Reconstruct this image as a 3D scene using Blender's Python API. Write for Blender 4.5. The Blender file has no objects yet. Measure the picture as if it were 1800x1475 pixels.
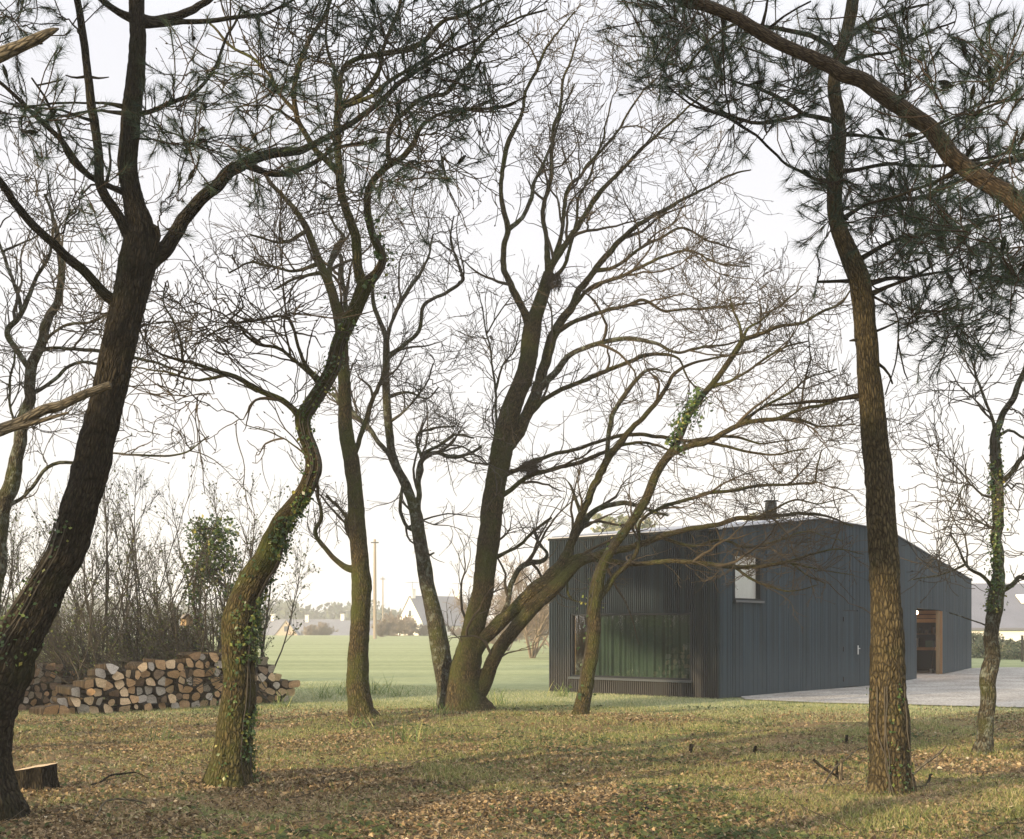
import bpy, math, random
import numpy as np
from math import radians, sin, cos, pi

# ------------------------------------------------------------------ camera, sky, sun
F = 2101.0; CX = 900.0; HY = 1105.0; EYE = 1.6
scene = bpy.context.scene
cam_d = bpy.data.cameras.new("camera"); cam = bpy.data.objects.new("camera", cam_d)
scene.collection.objects.link(cam); scene.camera = cam
cam.location = (0, 0, EYE); cam.rotation_euler = (radians(90), 0, 0)
cam_d.sensor_fit = 'HORIZONTAL'; cam_d.sensor_width = 36.0; cam_d.lens = 36.0 * F / 1800.0
cam_d.shift_y = (HY - 737.5) / 1800.0; cam_d.clip_start = 0.05; cam_d.clip_end = 3000

SUN_AZ = np.array([-0.73, -0.683]); SUN_EL = radians(12)
sun_vec = np.array([SUN_AZ[0]*cos(SUN_EL), SUN_AZ[1]*cos(SUN_EL), sin(SUN_EL)])
world = bpy.data.worlds.new("World"); scene.world = world; world.use_nodes = True
wn = world.node_tree.nodes; wl = world.node_tree.links; wn.clear()
w_out = wn.new('ShaderNodeOutputWorld'); w_bg = wn.new('ShaderNodeBackground')
sky = wn.new('ShaderNodeTexSky'); sky.sky_type = 'NISHITA'; sky.sun_disc = False
sky.sun_elevation = SUN_EL; sky.sun_rotation = math.atan2(SUN_AZ[0], SUN_AZ[1]) 
sky.air_density = 1.0; sky.dust_density = 4.0; sky.ozone_density = 1.0
# thin bright overcast veil laid over the clear sky
geo = wn.new('ShaderNodeTexCoord'); sep = wn.new('ShaderNodeSeparateXYZ'); ramp = wn.new('ShaderNodeValToRGB')
wl.new(geo.outputs['Generated'], sep.inputs[0]); wl.new(sep.outputs['Z'], ramp.inputs[0])
for e, (p_, c_) in zip([ramp.color_ramp.elements[0], ramp.color_ramp.elements[1]]+[ramp.color_ramp.elements.new(q) for q in (0.3, 0.5, 0.7)],
                      [(0.0, (0.66, 0.635, 0.61)), (0.22, (0.635, 0.62, 0.61)), (0.43, (0.56, 0.56, 0.59)), (0.62, (0.72, 0.74, 0.78)), (0.95, (1.35, 1.36, 1.38))]):
    e.position = p_; e.color = (*c_, 1)
veil = wn.new('ShaderNodeVectorMath'); veil.operation = 'SCALE'; veil.inputs['Scale'].default_value = 8.5
wl.new(ramp.outputs[0], veil.inputs[0])
mixw = wn.new('ShaderNodeMixRGB'); mixw.inputs[0].default_value = 0.93
wl.new(sky.outputs[0], mixw.inputs[1]); wl.new(veil.outputs[0], mixw.inputs[2])
wl.new(mixw.outputs[0], w_bg.inputs[0]); w_bg.inputs[1].default_value = 0.12
wl.new(w_bg.outputs[0], w_out.inputs[0])

sun_d = bpy.data.lights.new("sun", 'SUN'); sun = bpy.data.objects.new("sun", sun_d)
scene.collection.objects.link(sun)
sun_d.energy = 5.0; sun_d.angle = radians(0.7); sun_d.color = (1.0, 0.77, 0.48)
from mathutils import Vector
sun.rotation_euler = Vector(sun_vec).to_track_quat('Z', 'Y').to_euler()
scene.view_settings.view_transform = 'Standard'; scene.view_settings.look = 'None'
scene.view_settings.gamma = 1.0; scene.view_settings.use_curve_mapping = False
scene.view_settings.exposure = 0.78
cy = scene.cycles
cy.use_denoising = True; cy.use_adaptive_sampling = False
try:
    cy.denoiser = 'OPENIMAGEDENOISE'; cy.denoising_input_passes = 'RGB_ALBEDO_NORMAL'; cy.denoising_prefilter = 'ACCURATE'
except Exception: pass
cy.max_bounces = 6; cy.diffuse_bounces = 3; cy.glossy_bounces = 3; cy.transparent_max_bounces = 12; cy.volume_bounces = 1
cy.transmission_bounces = 4

# ------------------------------------------------------------------ helpers
COL = scene.collection
def at(px, py, Y): return np.array([(px-CX)*Y/F, Y, EYE-(py-HY)*Y/F])

def _hash(ix, iy, seed):
    h = (ix.astype(np.int64)*374761393 + iy.astype(np.int64)*668265263 + seed*1442695041) & 0xffffffff
    h = ((h ^ (h >> 13))*1274126177) & 0xffffffff
    return ((h ^ (h >> 16)) & 0xffff)/65535.0
def vnoise(x, y, seed=0, period=None):
    ix = np.floor(x); iy = np.floor(y); fx = x-ix; fy = y-iy
    fx = fx*fx*(3-2*fx); fy = fy*fy*(3-2*fy)
    ix0 = ix; ix1 = ix+1
    if period: ix0 = np.mod(ix0, period); ix1 = np.mod(ix1, period)
    a = _hash(ix0, iy, seed); b = _hash(ix1, iy, seed); c = _hash(ix0, iy+1, seed); d = _hash(ix1, iy+1, seed)
    return (a*(1-fx)+b*fx)*(1-fy)+(c*(1-fx)+d*fx)*fy
def fbm(x, y, seed=0, o=3):
    s = 0; a = 0.5; t = 0
    for k in range(o):
        s = s + a*vnoise(x*2**k, y*2**k, seed+k*17); t += a; a *= 0.5
    return s/t
def ground_z(x, y):
    x = np.asarray(x, float); y = np.asarray(y, float)
    near = np.clip((24-y)/3, 0, 1)
    z = near*((fbm(x*0.45+50, y*0.45+20, 3)-0.5)*0.16 + (fbm(x*1.7+9, y*1.7+5, 8, 2)-0.5)*0.07)
    z = z + 0.10*np.exp(-((x+1.0)/3.5)**2-((y-21.5)/1.8)**2)
    z = z + 0.57*np.clip((y-45)/135.0, 0, 1)
    z = z - 6.0*np.clip((y-182)/100.0, 0, 1)
    return z

class MB:
    """collects vertices, faces, uvs, material indices"""
    def __init__(s): s.v = []; s.f = []; s.uv = []; s.m = []; s.n = 0
    def add(s, v, f, uv=None, m=0):
        v = np.asarray(v, float).reshape(-1, 3); f = np.asarray(f, int)
        if len(v) == 0 or len(f) == 0: return
        s.v.append(v); s.f.append(f+s.n)
        s.uv.append(np.zeros((len(v), 2)) if uv is None else np.asarray(uv, float)); s.m.append(np.full(len(f), m)); s.n += len(v)
    def box(s, c, d, m=0, rz=0.0, taper=None):
        c = np.array(c, float); d = np.array(d, float)/2
        q = np.array([[-1,-1,-1],[1,-1,-1],[1,1,-1],[-1,1,-1],[-1,-1,1],[1,-1,1],[1,1,1],[-1,1,1]], float)*d
        if rz: q = q @ np.array([[cos(rz), sin(rz), 0], [-sin(rz), cos(rz), 0], [0, 0, 1]])
        s.add(q+c, [[0,3,2,1],[4,5,6,7],[0,1,5,4],[1,2,6,5],[2,3,7,6],[3,0,4,7]], m=m)
    def empty(s): return s.n == 0
    def build(s, name, mats, parent=None, loc=None, smooth=True):
        me = bpy.data.meshes.new(name)
        V = np.concatenate(s.v); off = np.zeros(3)
        if parent is not None: off = np.array(parent_world(parent))
        if loc is not None: off = np.array(loc, float)
        V = V-off
        UV = np.concatenate(s.uv)
        me.vertices.add(len(V)); me.vertices.foreach_set('co', V.astype(np.float32).ravel())
        li = np.concatenate([a.ravel() for a in s.f]).astype(np.int32)
        tot = np.concatenate([np.full(len(a), a.shape[1]) for a in s.f]).astype(np.int32)
        st = (np.cumsum(tot)-tot).astype(np.int32)
        me.loops.add(len(li)); me.loops.foreach_set('vertex_index', li)
        me.polygons.add(len(tot)); me.polygons.foreach_set('loop_start', st); me.polygons.foreach_set('loop_total', tot)
        me.polygons.foreach_set('material_index', np.concatenate(s.m).astype(np.int32))
        me.polygons.foreach_set('use_smooth', np.full(len(tot), bool(smooth)))
        uvl = me.uv_layers.new(name='UVMap'); uvl.data.foreach_set('uv', UV[li].astype(np.float32).ravel())
        me.update(calc_edges=True)
        for m in (mats if isinstance(mats, (list, tuple)) else [mats]): me.materials.append(m)
        o = bpy.data.objects.new(name, me); COL.objects.link(o)
        if parent is not None: o.parent = parent
        if loc is not None and parent is None: o.location = tuple(loc)
        return o
_pw = {}
def parent_world(p): return _pw.get(p.name, (0, 0, 0))
def tag(o, label=None, cat=None, group=None, kind=None):
    if label: o['label'] = label
    if cat: o['category'] = cat
    if group: o['group'] = group
    if kind: o['kind'] = kind
    return o
def thing(name, label, cat, loc, group=None):
    o = bpy.data.objects.new(name, None); COL.objects.link(o); o.location = tuple(float(a) for a in loc)
    o.empty_display_size = 0.2; _pw[o.name] = tuple(float(a) for a in loc)
    return tag(o, label, cat, group)
def sub(o, p):      # register a mesh part built under parent p so it may carry sub-parts
    _pw[o.name] = parent_world(p); return o

def norm(a): return a/np.maximum(np.linalg.norm(a, axis=-1, keepdims=True), 1e-9)
def tubes(P, R, S, mb, m=0, cap=False, v0=None):
    """batch of N tubes, P N×K×3, R N×K"""
    P = np.asarray(P, float); R = np.asarray(R, float)
    if P.ndim == 2: P = P[None]; R = R[None]
    N, K, _ = P.shape
    T = np.empty_like(P); T[:, 1:-1] = P[:, 2:]-P[:, :-2]; T[:, 0] = P[:, 1]-P[:, 0]; T[:, -1] = P[:, -1]-P[:, -2]; T = norm(T)
    mean = norm(P[:, -1]-P[:, 0])
    ref = np.where(np.abs(mean[:, 2:3]) < 0.8, np.array([[0, 0, 1.0]]), np.array([[1.0, 0, 0]]))
    A = norm(np.cross(T, ref[:, None, :])); B = np.cross(T, A)
    th = np.linspace(0, 2*pi, S, endpoint=False)
    V = P[:, :, None, :]+R[:, :, None, None]*(A[:, :, None, :]*np.cos(th)[None, None, :, None]+B[:, :, None, :]*np.sin(th)[None, None, :, None])
    idx = np.arange(N*K*S).reshape(N, K, S)
    a = idx[:, :-1, :]; b = idx[:, 1:, :]; a2 = np.roll(a, -1, 2); b2 = np.roll(b, -1, 2)
    Fq = np.stack([a, a2, b2, b], -1).reshape(-1, 4)
    seg = np.linalg.norm(np.diff(P, axis=1), axis=-1); L = np.concatenate([np.zeros((N, 1)), np.cumsum(seg, 1)], 1)
    uv = np.zeros((N, K, S, 2)); uv[..., 0] = th/(2*pi); uv[..., 1] = L[:, :, None]
    mb.add(V.reshape(-1, 3), Fq, uv.reshape(-1, 2), m)

def catmull(P, n):
    P = np.asarray(P, float); k = len(P)
    d = np.r_[0, np.cumsum(np.maximum(np.linalg.norm(np.diff(P[:, :3], axis=0), axis=1), 1e-4))]
    t = np.linspace(0, d[-1], n)
    Pe = np.vstack([2*P[0]-P[1], P, 2*P[-1]-P[-2]])
    i = np.clip(np.searchsorted(d, t, 'right')-1, 0, k-2)
    u = ((t-d[i])/(d[i+1]-d[i]))[:, None]
    p0, p1, p2, p3 = Pe[i], Pe[i+1], Pe[i+2], Pe[i+3]
    return 0.5*((2*p1)+(-p0+p2)*u+(2*p0-5*p1+4*p2-p3)*u*u+(-p0+3*p1-3*p2+p3)*u**3)

def limb_tube(P, R, mb, rng, bark=0.0, flare=False, detail=1.0, m=0):
    """one thick limb with bark relief; bark = relief depth as a share of radius"""
    L = np.linalg.norm(np.diff(P, axis=0), axis=1).sum(); rm = R.mean()
    if bark > 0 and rm > 0.05:
        S = int(np.clip(rm*520*detail, 24, 96)); n = int(max(8, L/(0.028/detail)))
    elif rm > 0.03: S = 14; n = int(max(6, L/0.035))
    elif rm > 0.012: S = 7; n = int(max(5, L/0.07))
    else: S = 5; n = int(max(5, L/0.09))
    Q = catmull(np.c_[P, R], n); P2 = Q[:, :3].copy(); R2 = np.maximum(Q[:, 3], 0.003)
    s = np.linspace(0, L, n); sd = int(rng.integers(1e6))
    # crookedness of the axis, knots
    amp = np.clip(R2*0.5, 0.022, 0.035)*np.clip(s/0.4, 0, 1)*(0.3 if rm > 0.09 else 1.0)
    P2[:, 0] += amp*(fbm(s*2.6, s*0+3, sd, 3)-0.5)*3.2; P2[:, 2] += amp*(fbm(s*2.6, s*0+9, sd+5, 3)-0.5)*3.2
    R2 = R2*(1+(0.10 if rm > 0.09 else 0.22)*(fbm(s*3.0, s*0+1, sd+9, 3)-0.5))
    T = np.gradient(P2, axis=0); T = norm(T)
    ref = np.array([0, 1.0, 0]) if abs(T[:, 1]).mean() < 0.7 else np.array([1.0, 0, 0])
    A = norm(np.cross(T, ref[None])); B = np.cross(T, A)
    th = np.linspace(0, 2*pi, S, endpoint=False); TH, SS = np.meshgrid(th, s)
    RR = np.repeat(R2[:, None], S, 1)
    u = TH/(2*pi)
    RR = RR*(1+0.10*(vnoise(u*5, SS*1.5, sd+3, 5)-0.5)+0.06*(vnoise(u*9, SS*5, sd+4, 9)-0.5))
    if flare: RR = RR*(1+0.24*np.exp(-SS/0.28)*(1+0.9*np.cos(5*TH+sd)+0.5*np.cos(3*TH+1)))
    if bark > 0 and rm > 0.03:
        nu = int(max(8, round(2*pi*rm/0.042)))
        w = 0.9*(vnoise(u*nu, SS*3.2, sd+21, nu)-0.5)+0.4*(vnoise(u*nu*2, SS*9, sd+22, nu*2)-0.5)
        def rg_(k, fs, q): return 1-np.abs(2*vnoise(u*nu*k+w*k, SS*fs+w*2, sd+q, None)-1)
        r1 = 0.50*rg_(1, 2.4, 11)+0.32*rg_(2, 6, 12)+0.18*rg_(4, 16, 13)
        brk = vnoise(u*nu*2, SS*24, sd+14, nu*2)
        RR = RR*(1+bark*1.5*(0.45-r1**1.3)+bark*0.35*(brk-0.5))
    V = P2[:, None, :]+RR[..., None]*(A[:, None, :]*np.cos(TH)[..., None]+B[:, None, :]*np.sin(TH)[..., None])
    idx = np.arange(n*S).reshape(n, S); a = idx[:-1]; b = idx[1:]
    Fq = np.stack([a, np.roll(a, -1, 1), np.roll(b, -1, 1), b], -1).reshape(-1, 4)
    mb.add(V.reshape(-1, 3), Fq, np.stack([u*2*pi*rm, SS], -1).reshape(-1, 2), m)
    # cap at the tip
    c = P2[-1]+T[-1]*R2[-1]*0.5; tip = idx[-1]
    mb.add(np.vstack([V[-1], c]), [[i, (i+1) % S, S] for i in range(S)], np.tile([[0.5, 99.0]], (S+1, 1)), m)
    return P2, R2

def grow(start, dr, ln, r0, r1, K, wig, up, rng):
    """batch of crooked twigs"""
    N = len(start); P = np.zeros((N, K, 3)); P[:, 0] = start; d = norm(dr)
    step = (ln/(K-1))[:, None]
    for k in range(1, K):
        d = norm(d+rng.normal(0, wig, (N, 3))+np.array([0, 0, up])); P[:, k] = P[:, k-1]+d*step
    t = np.linspace(0, 1, K)[None]; R = np.asarray(r0)[:, None]*(1-t)+np.asarray(r1)[:, None]*t
    return P, R
def spawn(P, R, per, rng, lo=0.15, ang=(0.5, 1.2), flat=1.0):
    """pick positions along polylines and directions leaving them"""
    N, K, _ = P.shape; cnt = rng.poisson(per, N) if np.isscalar(per) else rng.poisson(per)
    i = np.repeat(np.arange(N), cnt); M = len(i)
    if M == 0: return np.zeros((0, 3)), np.zeros((0, 3)), np.zeros(0), i
    t = rng.uniform(lo, 1, M)*(K-1); k = np.minimum(t.astype(int), K-2); u = (t-k)[:, None]
    S = P[i, k]*(1-u)+P[i, k+1]*u; T = norm(P[i, k+1]-P[i, k])
    rr = R[i, k]*(1-u[:, 0])+R[i, k+1]*u[:, 0]
    q = rng.normal(0, 1, (M, 3)); q[:, 1] *= flat; q = norm(q-(q*T).sum(1, keepdims=True)*T)
    a = rng.uniform(ang[0], ang[1], M)[:, None]
    return S, T*np.cos(a)+q*np.sin(a), rr, i

# ------------------------------------------------------------------ materials
def mat(name, rough=0.85, spec=0.3):
    m = bpy.data.materials.new(name); m.use_nodes = True; nt = m.node_tree
    b = nt.nodes['Principled BSDF']; b.inputs['Roughness'].default_value = rough
    b.inputs['Specular IOR Level'].default_value = spec
    return m, nt, b
def N(nt, t, **kw):
    n = nt.nodes.new(t)
    for k, v in kw.items():
        if k in n.inputs: n.inputs[k].default_value = v
        else: setattr(n, k, v)
    return n
def ramp_node(nt, fac, stops, interp='LINEAR'):
    r = nt.nodes.new('ShaderNodeValToRGB'); cr = r.color_ramp; cr.interpolation = interp
    while len(cr.elements) < len(stops): cr.elements.new(0.5)
    for e, (p, c) in zip(cr.elements, stops): e.position = p; e.color = (*c, 1)
    if fac is not None: nt.links.new(fac, r.inputs[0])
    return r.outputs[0]
def mixc(nt, f, a, b, mode='MIX'):
    n = nt.nodes.new('ShaderNodeMixRGB'); n.blend_type = mode
    for i, x in ((0, f), (1, a), (2, b)):
        if isinstance(x, (int, float)): n.inputs[i].default_value = x
        elif isinstance(x, tuple): n.inputs[i].default_value = (*x, 1) if len(x) == 3 else x
        else: nt.links.new(x, n.inputs[i])
    return n.outputs[0]
def noise(nt, vec, scale, detail=4, rough=0.55):
    n = N(nt, 'ShaderNodeTexNoise'); n.inputs['Scale'].default_value = scale; n.inputs['Detail'].default_value = detail; n.inputs['Roughness'].default_value = rough
    if vec is not None: nt.links.new(vec, n.inputs['Vector'])
    return n.outputs['Fac']
def mapping(nt, vec, sc):
    m = N(nt, 'ShaderNodeMapping'); m.inputs['Scale'].default_value = sc; nt.links.new(vec, m.inputs['Vector']); return m.outputs[0]
def bump(nt, b, h, strength, dist=0.01):
    n = N(nt, 'ShaderNodeBump'); n.inputs['Strength'].default_value = strength; n.inputs['Distance'].default_value = dist
    nt.links.new(h, n.inputs['Height']); nt.links.new(n.outputs[0], b.inputs['Normal'])
def position(nt): return N(nt, 'ShaderNodeNewGeometry').outputs['Position']
def uvc(nt): return N(nt, 'ShaderNodeTexCoord').outputs['UV']

def bark_mat(name, dark, mid, light, moss=(0.06, 0.075, 0.016), moss_amt=0.5, lichen=0.0, strength=0.7):
    m, nt, b = mat(name, 0.95, 0.15)
    uv = uvc(nt); pos = position(nt)
    v1 = mapping(nt, uv, (70, 8, 1)); n1 = noise(nt, v1, 1.0, 5, 0.65)
    vo = N(nt, 'ShaderNodeTexVoronoi', feature='DISTANCE_TO_EDGE'); vo.inputs['Scale'].default_value = 1.0
    wv = N(nt, 'ShaderNodeVectorMath', operation='ADD'); nz = N(nt, 'ShaderNodeTexNoise'); nz.inputs['Scale'].default_value = 14; nt.links.new(uv, nz.inputs['Vector'])
    nt.links.new(mapping(nt, uv, (46, 12, 1)), wv.inputs[0]); nt.links.new(nz.outputs['Color'], wv.inputs[1]); nt.links.new(wv.outputs[0], vo.inputs['Vector'])
    crack = ramp_node(nt, vo.outputs['Distance'], [(0.0, (0.12, 0.12, 0.12)), (0.28, (1, 1, 1)), (0.6, (1.25, 1.25, 1.25))])
    c = ramp_node(nt, n1, [(0.25, dark), (0.5, mid), (0.75, light)])
    c = mixc(nt, 0.85, c, mixc(nt, 1.0, c, crack, 'MULTIPLY'))
    n2 = noise(nt, pos, 2.3, 4, 0.6)
    mf = ramp_node(nt, n2, [(max(0.0, 0.62-moss_amt*0.35), (0, 0, 0)), (0.78-moss_amt*0.2, (1, 1, 1))])
    fine = noise(nt, pos, 60, 3)
    mossc = ramp_node(nt, fine, [(0.3, tuple(x*0.6 for x in moss)), (0.7, tuple(x*1.35 for x in moss))])
    f2 = mixc(nt, 1.0, mf, (min(1, moss_amt*1.3),)*3, 'MULTIPLY')
    c = mixc(nt, f2, c, mossc)
    if lichen > 0:
        n3 = noise(nt, pos, 9, 5, 0.7)
        lf = ramp_node(nt, n3, [(0.60-lichen*0.15, (0, 0, 0)), (0.68-lichen*0.1, (1, 1, 1))])
        c = mixc(nt, mixc(nt, 1.0, lf, (0.8,)*3, 'MULTIPLY'), c, (0.17, 0.19, 0.155))
    nt.links.new(c, b.inputs['Base Color'])
    h = mixc(nt, 0.5, n1, crack); bump(nt, b, h, min(1.0, strength*1.4), 0.03)
    return m
M_pine = bark_mat('pine_bark', (0.026, 0.020, 0.011), (0.095, 0.076, 0.040), (0.18, 0.145, 0.075), moss_amt=0.18)
M_pine2 = bark_mat('red_pine_bark', (0.03, 0.020, 0.012), (0.075, 0.056, 0.036), (0.13, 0.098, 0.065), moss_amt=0.1, strength=0.4)
M_pine_d = bark_mat('dark_pine_bark', (0.012, 0.010, 0.006), (0.034, 0.028, 0.018), (0.07, 0.058, 0.036), moss_amt=0.3, moss=(0.03, 0.038, 0.010))
M_oak = bark_mat('mossy_oak_bark', (0.022, 0.018, 0.010), (0.085, 0.068, 0.033), (0.165, 0.128, 0.062), moss_amt=0.55)
M_oak_l = bark_mat('lichen_oak_bark', (0.026, 0.023, 0.016), (0.08, 0.07, 0.046), (0.15, 0.13, 0.09), moss_amt=0.5, lichen=0.55)
M_dead = bark_mat('dead_wood', (0.055, 0.046, 0.033), (0.165, 0.14, 0.098), (0.27, 0.235, 0.17), moss_amt=0.1, strength=0.4)
def flat_mat(name, c, rough=0.85, spec=0.3, var=0.0, sc=8):
    m, nt, b = mat(name, rough, spec)
    if var > 0:
        n = noise(nt, position(nt), sc, 4)
        nt.links.new(ramp_node(nt, n, [(0.25, tuple(x*(1-var) for x in c)), (0.75, tuple(min(1, x*(1+var)) for x in c))]), b.inputs['Base Color'])
    else: b.inputs['Base Color'].default_value = (*c, 1)
    return m
M_twig = flat_mat('oak_twig', (0.062, 0.050, 0.033), 0.9, 0.2, 0.3, 3)
M_twig_l = flat_mat('lichen_twig', (0.07, 0.062, 0.048), 0.9, 0.2, 0.35, 3)
M_twig_p = flat_mat('pine_twig', (0.035, 0.024, 0.015), 0.9, 0.2, 0.3, 3)
M_shrub = flat_mat('shrub_stem', (0.05, 0.045, 0.035), 0.9, 0.2, 0.35, 3)
M_cut = flat_mat('cut_wood', (0.20, 0.14, 0.08), 0.8, 0.2, 0.25, 14)
def island_mat(name, stops, rough=0.6, trans=0.0, spec=0.3, patch=None):
    m, nt, b = mat(name, rough, spec)
    g = N(nt, 'ShaderNodeNewGeometry')
    c = ramp_node(nt, g.outputs['Random Per Island'], stops)
    if patch:
        n = noise(nt, g.outputs['Position'], patch[0], 3); f = ramp_node(nt, n, [(0.4, (0, 0, 0)), (0.6, (1, 1, 1))])
        c = mixc(nt, f, c, mixc(nt, 1.0, c, patch[1], 'MULTIPLY'))
    nt.links.new(c, b.inputs['Base Color'])
    if trans > 0:
        t = N(nt, 'ShaderNodeBsdfTranslucent'); nt.links.new(c, t.inputs['Color'])
        mx = N(nt, 'ShaderNodeMixShader'); mx.inputs[0].default_value = trans
        nt.links.new(b.outputs[0], mx.inputs[1]); nt.links.new(t.outputs[0], mx.inputs[2])
        nt.links.new(mx.outputs[0], nt.nodes['Material Output'].inputs['Surface'])
    return m
M_needle = island_mat('pine_needle', [(0, (0.013, 0.032, 0.023)), (0.6, (0.028, 0.056, 0.037)), (1, (0.065, 0.085, 0.04))], 0.6, 0.12, 0.2)
M_ivy = island_mat('ivy_leaf', [(0, (0.02, 0.05, 0.012)), (0.55, (0.05, 0.10, 0.02)), (0.85, (0.12, 0.17, 0.03)), (1, (0.30, 0.27, 0.06))], 0.4, 0.25, 0.5)
M_litter = island_mat('oak_litter', [(0, (0.05, 0.035, 0.022)), (0.3, (0.15, 0.105, 0.055)), (0.55, (0.24, 0.17, 0.09)), (0.8, (0.33, 0.24, 0.13)), (0.96, (0.40, 0.31, 0.18)), (1, (0.5, 0.43, 0.3))], 0.7, 0.15)
M_straw = island_mat('pine_straw', [(0, (0.13, 0.08, 0.04)), (0.5, (0.30, 0.20, 0.105)), (1, (0.48, 0.36, 0.21))], 0.7)
M_grass = island_mat('grass_blade', [(0, (0.08, 0.12, 0.03)), (0.5, (0.20, 0.25, 0.07)), (0.75, (0.36, 0.34, 0.13)), (1, (0.60, 0.52, 0.28))], 0.6, 0.3)
M_lawn = island_mat('lawn_blade', [(0, (0.15, 0.20, 0.09)), (0.5, (0.27, 0.32, 0.15)), (0.8, (0.42, 0.42, 0.24)), (1, (0.55, 0.50, 0.34))], 0.6, 0.3)
M_strap = island_mat('strap_leaf', [(0, (0.10, 0.16, 0.05)), (0.7, (0.19, 0.26, 0.08)), (1, (0.42, 0.40, 0.16))], 0.5, 0.3)
M_groundivy = island_mat('ground_ivy', [(0, (0.035, 0.05, 0.018)), (0.6, (0.07, 0.09, 0.03)), (1, (0.15, 0.16, 0.06))], 0.7, 0.2, 0.15)

# ------------------------------------------------------------------ ground, drive, field
def ground_material():
    m, nt, b = mat('woodland_floor', 0.95, 0.1)
    g = N(nt, 'ShaderNodeNewGeometry'); pos = g.outputs['Position']; sp = N(nt, 'ShaderNodeSeparateXYZ'); nt.links.new(pos, sp.inputs[0])
    n1 = noise(nt, pos, 1.1, 5); n2 = noise(nt, pos, 26, 4, 0.7); n3 = noise(nt, pos, 7, 4, 0.65)
    soil = ramp_node(nt, n2, [(0.3, (0.06, 0.040, 0.022)), (0.5, (0.16, 0.11, 0.055)), (0.7, (0.30, 0.22, 0.12))])
    green = ramp_node(nt, n3, [(0.3, (0.08, 0.095, 0.03)), (0.7, (0.20, 0.205, 0.08))])
    near = mixc(nt, ramp_node(nt, n1, [(0.45, (0, 0, 0)), (0.6, (1, 1, 1))]), soil, green)
    lawn = ramp_node(nt, n3, [(0.3, (0.22, 0.24, 0.13)), (0.7, (0.36, 0.36, 0.22))])
    v = mapping(nt, pos, (0.12, 1.0, 1)); nf = noise(nt, v, 0.35, 4)
    field = ramp_node(nt, nf, [(0.35, (0.235, 0.265, 0.14)), (0.65, (0.32, 0.345, 0.195))])
    def band(y0, y1):
        mr = N(nt, 'ShaderNodeMapRange'); mr.inputs['From Min'].default_value = y0; mr.inputs['From Max'].default_value = y1
        ad = N(nt, 'ShaderNodeMath', operation='ADD'); sc = N(nt, 'ShaderNodeMath', operation='MULTIPLY'); sc.inputs[1].default_value = 3.0
        nt.links.new(n3, sc.inputs[0]); nt.links.new(sp.outputs['Y'], ad.inputs[0]); nt.links.new(sc.outputs[0], ad.inputs[1])
        nt.links.new(ad.outputs[0], mr.inputs[0]); return mr.outputs[0]
    fv = ramp_node(nt, noise(nt, pos, 2.5, 6, 0.7), [(0.3, (0.75, 0.78, 0.7)), (0.7, (1.15, 1.12, 1.1))]); field = mixc(nt, 1.0, field, fv, 'MULTIPLY')
    c = mixc(nt, band(24.0, 26.0), near, lawn); c = mixc(nt, band(30.5, 33), c, field)
    nt.links.new(c, b.inputs['Base Color']); bump(nt, b, n2, 0.6, 0.03)
    return m
M_ground = ground_material()
xs = np.unique(np.r_[-440, -340, -250, -160, -100, -70, -50, -36, -28, -22, -18, -15, np.arange(-13, 15.01, 0.16), 17, 20, 25, 32, 45, 65, 100, 160, 250, 340, 440])
ys = np.unique(np.r_[-80, -50, -30, -18, -10, -5, -1, 1, 3, np.arange(4, 26, 0.16), np.arange(26, 46, 1.0), np.arange(46, 190, 4), np.arange(190, 300, 10), 340, 400, 460])
X, Yg = np.meshgrid(xs, ys); Zg = ground_z(X, Yg)
idx = np.arange(X.size).reshape(X.shape)
g = MB(); g.add(np.stack([X, Yg, Zg], -1).reshape(-1, 3), np.stack([idx[:-1, :-1], idx[:-1, 1:], idx[1:, 1:], idx[1:, :-1]], -1).reshape(-1, 4))
tag(g.build('ground', M_ground), 'woodland floor of brown litter running out into a pale green field', kind='structure')

def strip_sheet(left, right, z, n=60, sub_n=8):
    """sheet between two polylines (front and back), sampled"""
    a = catmull(np.array([[*p, 0] for p in left], float), n); b = catmull(np.array([[*p, 0] for p in right], float), n)
    t = np.linspace(0, 1, sub_n)[None, :, None]; V = a[:, None, :]*(1-t)+b[:, None, :]*t
    V[:, 0, 1] += 0.35*(fbm(a[:, 0]*2.3, a[:, 1]*0+2, 5)-0.5)
    V[..., 2] = ground_z(V[..., 0], V[..., 1])+z
    return V
m, nt, b = mat('gravel', 0.95, 0.1); pos = position(nt)
vo = N(nt, 'ShaderNodeTexVoronoi'); vo.inputs['Scale'].default_value = 28; nt.links.new(pos, vo.inputs['Vector'])
c1 = ramp_node(nt, vo.outputs['Color'], [(0.2, (0.26, 0.25, 0.235)), (0.8, (0.50, 0.485, 0.46))])
c2 = ramp_node(nt, noise(nt, pos, 0.8, 5), [(0.35, (0.70, 0.68, 0.66)), (0.65, (1, 1, 1))])
nt.links.new(mixc(nt, 1.0, c1, c2, 'MULTIPLY'), b.inputs['Base Color']); bump(nt, b, vo.outputs['Distance'], 0.6, 0.02); M_gravel = m
V = strip_sheet([(5.2, 26.6), (6.4, 25.5), (7.8, 25.0), (9.5, 24.2), (12, 23.6), (18, 23), (40, 22)],
                [(5.3, 27.7), (7.6, 30.4), (10.2, 33.4), (13.0, 38.2), (18.4, 47.4), (26, 47.6), (60, 48)], 0.03, 90, 14)
nI, nJ, _ = V.shape; idx = np.arange(nI*nJ).reshape(nI, nJ)
g = MB(); g.add(V.reshape(-1, 3), np.stack([idx[:-1, :-1], idx[1:, :-1], idx[1:, 1:], idx[:-1, 1:]], -1).reshape(-1, 4))
tag(g.build('gravel_path', M_gravel), 'pale grey gravel drive in front of the workshop doors', kind='structure')

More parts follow.
